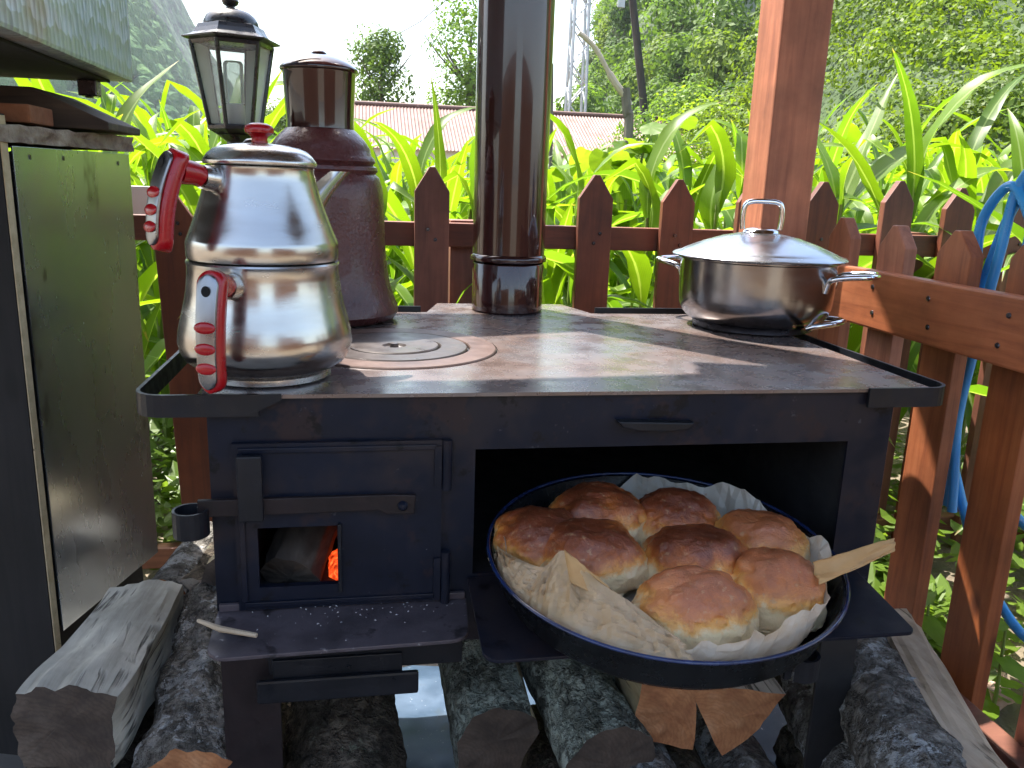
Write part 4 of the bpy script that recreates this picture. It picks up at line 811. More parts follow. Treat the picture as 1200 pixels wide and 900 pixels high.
# ------------------------------------------------------------------ metal clad cabinet on the left
CO = Vector((-.667, .334, 0)); cd = Vector((.266, .964, 0)).normalized(); ce = Vector((-cd.y, cd.x, 0))
def cbox(mb, s0, s1, t0, t1, z0, z1, bev=0):          # s along the side, t to the left
    i = len(mb.v); mb.box(s0, s1, t0, t1, z0, z1, 0, bev)
    for q in range(i, len(mb.v)): v = mb.v[q]; p = CO+cd*v[0]+ce*v[1]; mb.v[q] = (p.x, p.y, v[2])
    return mb
cab = T('metal_cabinet', (CO.x, CO.y, .04), 'stained sheet-metal clad cabinet with its front in painted shade at the left edge', 'cabinet')
mb = cbox(MB(), 0, .270, 0, .0025, .278, .962, .0008); zs = cab.part('side_sheet', mb, ZINC)
mb = cbox(MB(), .004, .266, .003, .45, .285, .955); cab.part('carcass', mb, SHADEWOOD)
mb = cbox(MB(), .02, .25, .02, .44, .04, .2845); cab.part('plinth', mb, SHADEWOOD)
mb = cbox(MB(), -.024, -.009, .0, .45, .17, 1.0); dr = cab.part('front_board', mb, SHADEWOOD)
mb = cbox(MB(), -.0225, -.0105, -.0022, -.0003, .172, .998, .0004); cab.part('plywood_edge', mb, PLY, parent=dr)
for s, z in ((.03, .952), (.10, .953), (.235, .950)): mb = cbox(MB(), s, s+.003, -.0012, -.0003, z-.006, z); cab.part('nail', mb, STEEL_DARK, parent=zs)
def rough_slab(mb, s0, s1, t0, t1, z0, z1, n=26):
    i0 = len(mb.v); bm = bmesh.new(); bmesh.ops.create_cube(bm, size=1); bmesh.ops.subdivide_edges(bm, edges=bm.edges[:], cuts=14, use_grid_fill=True)
    for v in bm.verts:
        x = s0+(v.co.x+.5)*(s1-s0); y = t0+(v.co.y+.5)*(t1-t0); z = z0+(v.co.z+.5)*(z1-z0)
        q = mnoise.noise(Vector((x*40, y*40, z*60))); w = mnoise.noise(Vector((x*70+9, y*70, z*90))); p = CO+cd*(x+.006*q)+ce*(y+.006*w); v.co = Vector((p.x, p.y, z+.003*q))
    mb.bm(bm, 0, False); return mb
solo('stone_slab', rough_slab(MB(), -.03, .275, -.004, .46, .966, .988), STONE, 'rough brown stone slab lying on top of the metal cabinet', 'slab', (-.75, .45, .966))
mb = MB(); mb.prism([(-1.05, .9925), (-.588, .9925), (-.588, 1.003), (-.685, 1.046), (-1.05, 1.046)], 'y', .47, .645, 0, .002); solo('wood_plank', mb, WEATH, 'dark wood plank with a sloping sunlit end on the stone slab', 'plank', (-.8, .55, .9925))
mb = MB(); mb.box(-.79, -.655, .37, .455, .9925, 1.016, 0, .003); solo('brick_block', mb, BRICKM, 'thin reddish brick lying on the slab below the embossed box', 'brick', (-.72, .41, .9925))
hd = T('embossed_box', (-.85, .3, 1.078), 'embossed aluminium clad box raised above the metal cabinet', 'metal box')
mb = MB(); mb.box(-1.25, -.601, -.08, .68, 1.078, 1.6, 0, .006); hd.part('box_shell', mb, EMBOSS)
mb = MB(); mb.box(-1.22, -.63, -.05, .65, 1.0735, 1.0775); hd.part('box_underside', mb, SHADEWOOD)
mb = MB(); mb.box(-.668, -.640, .61, .636, 1.0485, 1.0732, 0, .002).box(-.660, -.650, .618, .628, 1.0462, 1.0483); hd.part('support_foot', mb, STEEL_DARK)
# ------------------------------------------------------------------ metal sheet under the stove, firewood
mb = MB(); n = 14
vs = [(-.27+.86*i/n, .16+.36*j/8, .058+.010*mnoise.noise(Vector((i*.7, j*.5, 1)))) for j in range(9) for i in range(n+1)]
mb.add(vs, [(j*(n+1)+i, j*(n+1)+i+1, (j+1)*(n+1)+i+1, (j+1)*(n+1)+i) for j in range(8) for i in range(n)], 0, True)
ms = solo('metal_sheet', mb, BLUESHEET, 'dull metal sheet coloured with reflected sky blue, lying on the floor under the stove', 'metal sheet', (.1, .4, .045)); md = ms.modifiers.new('sheet', 'SOLIDIFY'); md.thickness = .002
G = 'firewood stacked under and beside the stove'
A_, B_, C_ = [BARK, SPLITG, ENDD], [BARK2, SPLITY, ENDO], [BARK3, SPLITY, ENDO]
log('firewood_log', (-.553, .020, .338), (-.537, .315, .318), [(-.050, -.046, 0), (.040, -.06, 1), (.048, .030, 1), (.01, .045, 1), (-.054, .040, 1), (-.055, 0, 0)], [BARK3, SPLITG, ENDD], 'weathered grey split log lying on top beside the cabinet', G, 30, .008, 1, .97, .12, .006, .006, 8)
log('firewood_log', (-.430, .0, .255), (-.455, .34, .292), rnd(.06, 14), [BARK, SPLITY, ENDO], 'rough flaking bark log at the left front leg of the stove', G, 44, .010, 2, .92)
log('firewood_log', (-.528, .345, .325), (-.50, .56, .325), half(.035), [BARK, SPLITP, ENDO], 'small split log with orange face by the cabinet corner', G, 14, .004, 3)
log('firewood_log', (-.487, .352, .318), (-.455, .56, .318), half(.038), [BARK3, SPLITP, SPLITP], 'small pale split log beside the left fence picket', G, 14, .004, 5)
log('firewood_log', (-.455, .33, .345), (-.44, .54, .345), [(-.03, -.05, 0), (.03, -.05, 1), (.016, .045, 1), (-.006, .03, 0)], [BARK3, SPLITY, ENDD], 'dark upright split piece against the left side of the stove', G, 14, .005, 6)
log('firewood_log', (-.255, .03, .175), (-.268, .33, .245), rnd(.078, 14), [BARK3, SPLITY, ENDD], 'thick dark bark log under the ash drawer', G, 36, .009, 7, .9)
log('firewood_log', (-.062, .085, .210), (-.078, .36, .262), [(-.052, .02, 0), (-.045, -.06, 1), (.030, -.05, 1), (.056, .022, 1), (.045, .052, 0), (.0, .072, 0), (-.035, .06, 0)], [BARK2, SPLITY, ENDD], 'mossy half log under the left edge of the oven flap', G, 30, .007, 8)
log('firewood_log', (.075, .02, .225), (.025, .38, .285), rnd(.060, 14), [BARK2, SPLITY, ENDD], 'round log with pale speckled bark under the pan', G, 40, .004, 9, .95)
log('firewood_log', (.155, .05, .268), (.150, .36, .272), [(-.044, -.03, 1), (.046, -.062, 1), (.040, .046, 1), (-.034, .062, 1)], [BARK3, SPLITY, ENDO], 'split log with yellow side and orange end under the pan', G, 18, .004, 10)
log('firewood_log', (.250, .05, .258), (.275, .36, .278), [(-.066, .050, 1), (-.006, -.068, 0), (.042, -.024, 0), (.070, .030, 1)], [BARK3, SPLITP, ENDO], 'wedge shaped split log with orange end beside the flap handle', G, 18, .004, 11)
log('firewood_log', (.125, .01, .175), (.13, .33, .18), half(.062, 9), [BARK, SPLITP, ENDO], 'half log with brown end low in the stack under the pan', G, 18, .005, 12)
log('firewood_log', (.360, -.215, .300), (.485, .14, .282), rnd(.060, 14), [BARK, SPLITY, ENDD], 'grey lichen-flecked bark log right of the stove leg', G, 44, .006, 13, .93)
log('firewood_log', (.418, -.21, .318), (.548, .155, .296), [(-.030, -.045, 1), (.034, -.05, 1), (.036, .020, 1), (.012, .042, 1), (-.026, .034, 1)], [SPLITP, SPLITP, SPLITP], 'long pale split log lying along the fence at the right', G, 34, .007, 14, 1.0, -.15, -.006, .004, 6)
log('firewood_log', (.375, -.13, .195), (.45, .22, .19), rnd(.05, 14), [BARK, SPLITY, ENDD], 'grey bark log lowest in the stack at the right', G, 30, .007, 15)
log('firewood_log', (.30, .06, .12), (.31, .36, .12), half(.06), [BARK, SPLITG, ENDD], 'bark log at the bottom behind the right stove leg', G, 20, .007, 16)
for i, (x, z, r, y0, lb) in enumerate([(-.53, .17, .062, .0, 'dark log at the bottom below the weathered split log'), (-.40, .115, .06, .01, 'bark log at the bottom below the flaking log'), (.02, .10, .050, -.06, 'log at the floor below the speckled log'), (.20, .10, .056, .03, 'log at the floor below the wedge shaped log'), (.43, .11, .058, -.16, 'log at the floor below the pale split log'), (-.595, .10, .055, -.03, 'reddish log block in the bottom left corner'), (-.59, .225, .048, -.05, 'reddish end of a log below the weathered split log')]):
    log('firewood_log', (x, y0, z), (x+.01, y0+.32, z), rnd(r, 12), [BARK3, SPLITY, ENDO if i in (3, 5, 6) else ENDD], lb, G, 16, .006, 20+i)
# ------------------------------------------------------------------ maize field
def leaf_mesh(name, L, w, e0, e1, roll, mat, nseg=12, sd=0, fold=.25, kink=None):
    """long blade starting at the origin along +X, rising at e0 degrees and bending to e1; a V shaped rib and wavy edges"""
    mb = MB(); vs = []; fs = []; p = Vector((0, 0, 0)); st = L/nseg; rnd_ = random.Random(sd)
    ph = rnd_.uniform(0, 6); side = 0; rib = []; tip = []
    for i in range(nseg+1):
        f = i/nseg
        e = e0+(e1-e0)*(f**1.35)
        if kink and f > kink[0]: e = e1+kink[1]
        ang = R(e); t = Vector((math.cos(ang), 0, math.sin(ang))); side += .006*math.sin(ph+f*3)
        ww = w*(min(1, .35+f*2.6))*(1-max(0, (f-.35)/.65)**1.7)+.0012
        nrm = Vector((-t.z, 0, t.x)); tw = R(roll)*f; sv = Vector((0, 1, 0))*math.cos(tw)+nrm*math.sin(tw); nv = nrm*math.cos(tw)-Vector((0, 1, 0))*math.sin(tw)
        c = p+Vector((0, side, 0)); wv = .010*math.sin(f*17+ph)*(ww/w); wv2 = .010*math.sin(f*15+ph+2)*(ww/w)
        vs += [c-sv*ww/2+nv*(fold*ww/2+wv), c, c+sv*ww/2+nv*(fold*ww/2+wv2)]; rib += [0, 1, 0]; tip += [f]*3
        p = p+t*st
    for i in range(nseg): fs += [(i*3, i*3+3, i*3+4, i*3+1), (i*3+1, i*3+4, i*3+5, i*3+2)]
    mb.add(vs, fs, 0, True); mb.soft = True; me = mb.mesh(name, mat)
    for an_, va_ in (('rib', rib), ('along', tip)): at_ = me.attributes.new(an_, 'FLOAT', 'POINT'); at_.data.foreach_set('value', va_)
    return me
LEAVES = []
for i in range(16):
    r_ = random.Random(100+i); L = r_.uniform(.50, .82)
    e0 = r_.uniform(58, 82); e1 = r_.choice([-85, -70, -60, -45, -25, 0, -75, 15]); kk = (r_.uniform(.5, .7), r_.uniform(-35, -10)) if r_.random() < .4 else None
    LEAVES.append((leaf_mesh('leaf', L, r_.uniform(.052, .088), e0, e1, r_.uniform(-50, 50), CORN[i % 3 == 2], 12, i, .3, kk), e1))
UP = [m for m, e in LEAVES if e > -30]; DOWN = [m for m, e in LEAVES if e <= -30]
STEMM = MB().tube([(0, 0, 0), (.004, 0, .3), (-.003, .004, .62), (0, 0, 1)], [.014, .013, .010, .005], 8).mesh('stem', CORNSTEM)
CORN_L = 'tall bright green maize plant with arching leaves behind the fence'
def corn_plant(x, y, h, sd, label=CORN_L, group='maize plants in the field behind the fence', nl=None, extra=None):
    r_ = random.Random(sd); e = link('maize_plant', None, None, (x, y, 0), (0, 0, r_.uniform(0, 6.28))); e.empty_display_size = .05; tag(e, label, 'maize', group)
    s = link('stem', STEMM, e, (0, 0, 0)); s.scale = (1, 1, h*.86)
    nl = nl or r_.randint(9, 11); a0 = r_.uniform(0, 6.28)
    for k in range(nl):
        f = k/(nl-1); z = h*(.10+.74*f); a = a0+k*math.pi+r_.uniform(-.5, .5)
        m = r_.choice(UP if ((f > .8 and r_.random() < .6) or r_.random() < .2) else DOWN)
        o = link('leaf', m, e, (.004*math.cos(a), .004*math.sin(a), z), (0, R(r_.uniform(-12, 6)) - (R(14) if f > .85 else 0), a)); q = (.75+.5*math.sin(math.pi*min(1, f+.15)))*h/1.15*r_.uniform(.85, 1.1); o.scale = (q, q, q)
    if extra: extra(e)
    return e
rr_ = random.Random(5); n_near = 0; far_pts = []
def hscale(x, y):
    a = math.degrees(math.atan2(x+.227, y+.84))
    lo = sst(-6, 0, a)*(1-sst(21, 27, a))
    return 1.0-.09*lo
y = 1.28; row = 0
while y < 9.0:
    x = -.34*y-.55+rr_.uniform(0, .2)
    while x < .98*y+.8:
        px_ = x+rr_.uniform(-.07, .07); py_ = y+rr_.uniform(-.07, .07); h = rr_.uniform(.98, 1.22)*hscale(px_, py_)
        if y < 3.9:
            if rr_.random() < .96 and not (-1.0 < px_ < -.42 and py_ < 1.75):
                an = math.degrees(math.atan2(px_+.227, py_+.84)); where = next(w for lim, w in ((-12, 'behind the metal cabinet'), (-4, 'behind the lantern and the steel teapot'), (6, 'between the brown jug and the chimney pipe'), (13, 'behind the chimney pipe'), (25, 'between the chimney pipe and the square post'), (32, 'right of the square post behind the steel pot'), (99, 'behind the side fence and the blue hose')) if an < lim)
                dist_ = 'bright maize plant near the fence, ' if py_ < 2.0 else 'maize plant further back in the field, '
                corn_plant(px_, py_, h*.93, 1000+n_near, dist_+where, 'maize, '+('close behind the fence, ' if py_ < 2 else 'further back, ')+where); n_near += 1
        else: far_pts.append((px_, py_, h))
        x += .205+.022*y
    y += .26+.022*y; row += 1
for _k in range(13):
    corn_plant(rr_.uniform(1.2, 2.5), rr_.uniform(.15, 1.15), rr_.uniform(.85, 1.02), 3000+_k, 'bright maize plant growing just outside the side fence', 'maize plants outside the side fence')
def bake(pts):
    V = []; F = []; base = [np.array([v.co[:] for v in m.vertices]) for m, _ in LEAVES]; faces = [[tuple(p.vertices) for p in m.polygons] for m, _ in LEAVES]; o = 0
    for (x, y, h) in pts:
        a0 = rr_.uniform(0, 6.28)
        for k in range(9):
            f = k/8; i = rr_.randrange(len(base)); a = a0+k*math.pi+rr_.uniform(-.5, .5); c, s = math.cos(a), math.sin(a); q = rr_.uniform(.75, 1.15)*h
            B = base[i]*q; P = np.stack([B[:, 0]*c-B[:, 1]*s+x, B[:, 0]*s+B[:, 1]*c+y, B[:, 2]+h*(.1+.72*f)], 1); V += P.tolist(); F += [tuple(j+o for j in fc) for fc in faces[i]]; o += len(P)
    mb = MB(); mb.add(V, F, 0, True); mb.soft = True; return mb
solo('maize_field', bake(far_pts), CORN[0], 'bright green mass of maize far behind the fence', 'maize field', (2, 6, 0), kind='stuff')
# a few plants whose leaves show singly against the sky and the bank
def special(loc, h, leaves, label):
    e = link('maize_plant', None, None, (*loc, 0)); e.empty_display_size = .05; tag(e, label, 'maize', 'maize plants with single leaves standing out above the fence')
    s = link('stem', STEMM, e); s.scale = (1.1, 1.1, h)
    for (z, az, L, w, e0, e1, roll, kk) in leaves: link('leaf', leaf_mesh('leaf', L, w, e0, e1, roll, CORN[0], 14, int(az), .3, kk), e, (0, 0, z), (0, 0, R(az)))
special((1.08, 1.40), .92, [(.78, 2, .90, .085, 62, -72, 12, None), (.78, 20, .62, .060, 66, 50, 0, None), (.66, 178, .5, .06, 70, -40, 10, None), (.5, 190, .55, .07, 60, -50, 0, None), (.5, 10, .6, .07, 60, -60, 0, None)], 'maize plant with one long leaf arching to the right beside the post')
special((1.62, 1.45), .92, [(.70, 165, .55, .10, 74, 58, 0, (.72, -60)), (.8, 20, .6, .07, 72, -40, 0, None), (.6, 190, .6, .07, 60, -60, 0, None), (.62, -20, .66, .07, 58, -50, 10, None)], 'maize plant with a broad upright leaf bent over at its tip, right of the post')
special((.66, 1.95), .90, [(.74, 80, .52, .10, 82, 66, 0, (.62, -120)), (.8, -10, .5, .06, 65, -40, 0, None), (.66, 185, .62, .055, 52, -20, 0, None), (.6, 10, .6, .07, 55, -55, 0, None)], 'maize plant with a leaf folded over just left of the square post')
special((-.06, 1.42), .70, [(.66, 95, .55, .036, 88, 80, 0, None), (.62, 175, .62, .05, 60, -30, 0, None), (.6, 5, .58, .05, 50, -45, 0, None), (.45, 200, .6, .07, 55, -60, 0, None)], 'maize plant with one thin upright leaf between the jug and the pipe')
special((-.62, 1.62), .92, [(.80, 140, .60, .07, 66, -70, 20, None), (.86, 70, .5, .05, 80, 20, 0, (.8, -60)), (.7, -20, .56, .085, 78, 60, 0, None), (.6, 190, .6, .08, 70, -40, 0, None), (.5, 10, .6, .08, 70, -30, 0, None)], 'maize plant with sunlit blades between the metal cabinet and the lantern')
special((-.86, 1.30), .78, [(.68, 5, .62, .085, 72, -55, 10, None), (.72, 60, .6, .06, 78, 30, 0, None), (.6, 185, .5, .07, 60, -50, 0, None), (.4, -15, .6, .085, 70, 40, 0, None), (.3, 20, .55, .08, 66, -30, 0, None), (.15, 5, .7, .07, 78, 60, 0, None)], 'maize plant with wide glowing leaves close behind the metal cabinet')
# climbing bean on its stick
bp_ = T('bean_plant', (.66, 1.9, 0), 'climbing bean plant with broad heart-shaped leaves beyond the fence', 'bean plant')
def bean_leaf(s):
    vs = [(0, .30*s, -.03*s)]; N = 22
    for k in range(N):
        t = 2*math.pi*k/N; x = .46*math.sin(t)*(1-.12*math.cos(t))*(1-.25*max(0, -math.cos(t))**2); y = .42-.52*math.cos(t)+.16*abs(math.sin(t))*0
        if math.cos(t) > .8: y += .16*(math.cos(t)-.8)/.2
        if math.cos(t) < -.75: y += .14*(-math.cos(t)-.75)/.25; x *= .8
        vs.append((x*s, y*s, (-.35*x*x-.12*max(0, y-.5)+.025*math.sin(k*2.1))*s))
    mb = MB(); mb.add(vs, [(0, 1+k, 1+(k+1) % N) for k in range(N)], 0, True); mb.soft = True; return mb
BL = [bean_leaf(.10).mesh('leaf', BEAN), bean_leaf(.078).mesh('leaf', BEAN)]
vine = smooth_path([(.70, 1.93, .0), (.68, 1.9, .5), (.72, 1.92, .85), (.69, 1.9, 1.03), (.74, 1.92, 1.14)], 6)
bp_.part('vine', MB().tube(vine, .005, 6), CORNSTEM)
vine2 = smooth_path([(.60, 1.9, 0), (.56, 1.92, .6), (.58, 1.9, .85), (.54, 1.88, 1.05)], 6); bp_.part('vine', MB().tube(vine2, .005, 6), CORNSTEM)
for i in range(48):
    v = random.choice([vine, vine2]); p = v[random.randrange(8, len(v))]; a = random.uniform(0, 6.28); q = p+Vector((math.cos(a)*random.uniform(.01, .15), math.sin(a)*random.uniform(.01, .12), random.uniform(-.04, .06)))
    o = link('leaf', random.choice(BL), bp_.e, q-bp_.loc, (R(random.uniform(-75, 10)), R(random.uniform(-30, 30)), random.uniform(0, 6.28)))
solo('bean_stick', MB().tube(smooth_path([(1.052, 3.2, 0), (1.05, 3.2, 1.166), (1.035, 3.2, 1.30), (1.018, 3.2, 1.41)], 6), [.024]*19, 8), DARKSTICK, 'upright grey stick beneath the pale bent branch in the maize', 'stick', (1.05, 3.2, 0))
solo('bent_branch', MB().tube(smooth_path([(.774, 3.2, 1.645), (.82, 3.2, 1.615), (.869, 3.2, 1.569), (.93, 3.2, 1.48), (.972, 3.2, 1.425), (1.022, 3.2, 1.37), (1.045, 3.2, 1.33)], 5), [.012]*16+[.018]*15, 8), PALESTICK, 'pale peeled branch bending up to the left from the grey stick', 'branch', (1.0, 3.2, 1.35))
for (x, y, h, lean) in ((.70, 3.2, 1.5, .05), (.5, 2.6, 1.25, .08)): solo('bean_pole', MB().tube([(x, y, 0), (x-lean, y, h)], [.014, .009], 7), DARKSTICK, 'thin grey pole standing in the maize just right of the chimney pipe' if h > 1.4 else 'thin leaning pole low in the maize right of the chimney pipe', 'stick', (x, y, 0))
# weeds on the ground beyond the fences
def weeds():
    mb = MB(); r_ = random.Random(11)
    def blade(x, y):
        h = r_.uniform(.03, .16); a = r_.uniform(0, 6.28); L = r_.uniform(.03, .075); w = L*r_.uniform(.35, .6); c, s = math.cos(a), math.sin(a); t = r_.uniform(-.5, .7)
        p = lambda u, v: (x+c*u-s*v, y+s*u+c*v, h+u*t-abs(v)*.3)
        o = [p(0, 0), p(L*.35, w/2), p(L*.75, w*.4), p(L, 0), p(L*.75, -w*.4), p(L*.35, -w/2)]; mb.add(o, [(0, 1, 2, 3, 4, 5)])
    for _ in range(9000): blade(r_.uniform(-1.6, .9), r_.uniform(1.08, 2.6))
    for _ in range(2600): blade(r_.uniform(.95, 2.6), r_.uniform(-.1, 1.6))
    for _ in range(900): blade(r_.uniform(.70, .95), r_.uniform(.45, 1.0))
    return mb
solo('weeds', weeds(), WEED, 'low green weeds growing on the soil around the fence', 'weeds', (0, 1.5, 0), kind='stuff')
def seedling(x, y, h, sd, label):
    t = T('seedling', (x, y, 0), label, 'seedling', 'seedlings growing in the soil outside the side fence'); r_ = random.Random(sd)
    t.part('stem', MB().tube([(x, y, 0), (x+.004, y, h*.5), (x-.003, y, h)], [.004, .0035, .002], 7), CORNSTEM)
    for k in range(7):
        a = k*2.4+r_.uniform(-.3, .3); z = h*(.35+.65*k/6)
        link('leaf', BL[1], t.e, (.004*math.cos(a), .004*math.sin(a), z), (R(r_.uniform(-30, 15)), 0, a)).scale = (.62, .95, .9)
seedling(.80, .385, .235, 3, 'small seedling with oval leaves between two pickets of the side fence'); seedling(.80, .205, .27, 8, 'small seedling rising from dark soil behind the bottom board of the fence'); seedling(.86, .30, .2, 12, 'short seedling half hidden by the dark picket of the side fence')
bm = bmesh.new(); bmesh.ops.create_icosphere(bm, subdivisions=4, radius=1)
for v in bm.verts: d = 1+.35*mnoise.noise(v.co*1.8)+.12*mnoise.noise(v.co*5); v.co = Vector((.93+v.co.x*.06*d, .36+v.co.y*.035*d, .03+v.co.z*.032*d))
mb = MB(); mb.bm(bm, 0, False); solo('clod', mb, CLOD, 'pinkish clod of earth lying on dark soil beyond the side fence', 'clod', (.93, .36, 0))
# ------------------------------------------------------------------ trees, woods, bank
def crown_mesh(name, w, h, mat, n, leaf, sd, lobes=9):
    r_ = random.Random(sd); L = []
    for k in range(lobes):
        a = r_.uniform(0, 6.28); q = r_.uniform(.15, .62)*w/2; z = r_.uniform(.22, .86)*h; L.append((q*math.cos(a)*(1.15-.55*z/h), q*math.sin(a)*(1.15-.55*z/h), z, r_.uniform(.20, .34)*w))
    L.append((0, 0, h*.82, .22*w))
    vs = []; fs = []
    for i in range(n):
        cx, cy, cz, rr = L[i % len(L)]; u = Vector((r_.gauss(0, 1), r_.gauss(0, 1), r_.gauss(0, 1))).normalized(); p = Vector((cx, cy, cz))+u*rr*(r_.uniform(.72, 1.05)); p.z = max(p.z, h*.06)
        nn = (u+Vector((r_.gauss(0, .3), r_.gauss(0, .3), r_.gauss(0, .3)+.25))).normalized(); t = nn.orthogonal().normalized(); t.rotate(Matrix.Rotation(r_.uniform(0, 6.28), 3, nn)); b = nn.cross(t); s = leaf*r_.uniform(.6, 1.35)
        o = len(vs); vs += [p-t*s*.9, p-b*s*.45+nn*s*.1, p+t*s*.9, p+b*s*.5]; fs.append((o, o+1, o+2, o+3))
    mb = MB(); mb.add(vs, fs); return mb.mesh(name, mat)
def trunk_mesh(h, r, sd):
    r_ = random.Random(sd); mb = MB(); mb.tube([(0, 0, -.8), (.03*h*r_.uniform(-1, 1), 0, h*.35), (0, .03*h, h*.75)], [r*1.2, r*.8, r*.25], 8)
    for k in range(6):
        a = r_.uniform(0, 6.28); z = h*r_.uniform(.25, .6); q = h*r_.uniform(.2, .32); mb.tube([(0, 0, z), (q*.6*math.cos(a), q*.6*math.sin(a), z+q*.6), (q*math.cos(a), q*math.sin(a), z+q*1.1)], [r*.4, r*.25, r*.08], 6)
    return mb.mesh('trunk', TRUNK)
TR = [(crown_mesh('crown', w, h, TREEL[mi], 1700, .30, 50+i, 7), trunk_mesh(h*.8, .16, 60+i)) for i, (w, h, mi) in enumerate([(6, 7.5, 0), (5.2, 8.5, 1), (6.6, 6.5, 2), (5.5, 7, 0), (4.8, 7.8, 1), (6.2, 6.2, 2), (7, 8, 0)])]
def tree(x, y, z, i, s, rz, label, group=None, cat='tree'):
    e = link('broadleaf_tree', None, None, (x, y, z), (0, 0, rz)); tag(e, label, cat, group); c, t = TR[i]
    for nm, m in (('crown', c), ('trunk', t)): o = link(nm, m, e); o.scale = (s, s, s)
    return e
r_ = random.Random(21); cnt = 0; rest = []
d = 1.5
cand = []
for _ in range(4000):
    x = r_.uniform(6, 190); y = r_.uniform(18, 175); dd = base_d(x, y); a = math.degrees(math.atan2(x+.2, y+.84))
    if not (1 < dd < 85) or not 12.5 < a < 47 or x-.235*y < -2: continue
    if all((x-c[0])**2+(y-c[1])**2 > 14.5 for c in cand): cand.append((x, y))
cand.sort(key=lambda c: math.hypot(c[0], c[1]))
for j, (x, y) in enumerate(cand):
    dark = mnoise.noise(Vector((x*.035, y*.035, 2)))
    i = r_.choice([1, 4, 1, 4, 0]) if dark < -.12 else r_.choice([0, 2, 3, 5, 6])
    z = hill_z(x, y)-.3; s = r_.uniform(.8, 1.2); rz = r_.uniform(0, 6.28)
    an = math.degrees(math.atan2(x+.227, y+.84)); where = 'left of the leaning utility pole' if an < 19 else 'between the utility pole and the square post' if an < 28.5 else 'right of the square post above the leafy slope'
    kd = {0: 'mid green', 3: 'mid green', 6: 'mid green', 1: 'dark green', 4: 'dark green', 2: 'pale yellow-green', 5: 'pale yellow-green'}[i]
    if j < 280: tree(x, y, z, i, s, rz, kd+' tree in the hillside wood, '+where, kd+' trees of the hillside wood, '+where); cnt += 1
    else: rest.append((x, y, z, i, s, rz))
if rest:
    V = []; F = []; o = 0
    for x, y, z, i, s, rz in rest:
        P = np.array([v.co[:] for v in TR[i][0].vertices])*s; c, n = math.cos(rz), math.sin(rz); P = np.stack([P[:, 0]*c-P[:, 1]*n+x, P[:, 0]*n+P[:, 1]*c+y, P[:, 2]+z], 1); V += P.tolist(); F += [(o+k*4, o+k*4+1, o+k*4+2, o+k*4+3) for k in range(len(P)//4)]; o += len(P)
    mb = MB(); mb.add(V, F); solo('far_wood', mb, TREEL[0], 'mass of trees high on the wooded hillside', 'wood', (90, 90, 20), kind='stuff')
# the trees by the red roofed house
TA = (crown_mesh('crown', 4.6, 6.6, TREEL[0], 5200, .13, 81, 16), trunk_mesh(6.5, .16, 82)); TB = (crown_mesh('crown', 5.8, 9.6, TREEL[0], 7000, .13, 83, 18), trunk_mesh(9, .2, 84))
for (m, x, y, z, lab, s) in ((TA, .85, 48, 2.6, 'bushy green tree behind the red roof beside the jug', 1), (TB, 5.4, 47, 2.2, 'taller dark tree behind the red roof beside the chimney pipe', 1.0), (TA, -5.0, 52, -.5, 'low tree in the valley beside the lantern', .9), (TA, 3.2, 60, -1.0, 'small tree between the two trees behind the red roof', .9)):
    e = link('garden_tree', None, None, (x, y, z), (0, 0, x)); tag(e, lab, 'tree')
    for nm, me in (('crown', m[0]), ('trunk', m[1])): o = link(nm, me, e); o.scale = (s, s, s)
def bush(x, y, z, w, h, sd, label, mat, n=1600, leaf=.10):
    e = link('bush', None, None, (x, y, z)); tag(e, label, 'bush'); link('crown', crown_mesh('crown', w, h, mat, n, leaf, sd, 12), e); link('stem', trunk_mesh(h*.7, .06, sd), e)
bush(12.8, 32, .0, 4.2, 5.2, 91, 'dense mid green bush below the hillside wood left of the post', TREEL[0], 3200, .11)
bush(7.2, 17.5, .0, 3.0, 3.0, 92, 'greyish small-leaved bush low beside the square post', BANKL, 3600, .06)
bush(12.0, 26, .0, 3.8, 4.2, 93, 'light green bush right beside the square post', TREEL[2], 2600, .11)
bush(8.6, 26, .0, 3.4, 3.2, 94, 'low green bush below the dark utility pole', TREEL[0], 2400, .10)
def bank_z(x, y):
    d = .80*(x-8.2)+.60*(y-9.0); k = sst(-.5, 5.5, x-.40*y)
    return max(-.5, min(d*.62, 9.5))*k-.4+k*.35*mnoise.noise(Vector((x*.5, y*.5, 1)))
grid_terrain('leafy_slope', 3, 42, 2, 40, 90, 90, bank_z, HILLM)
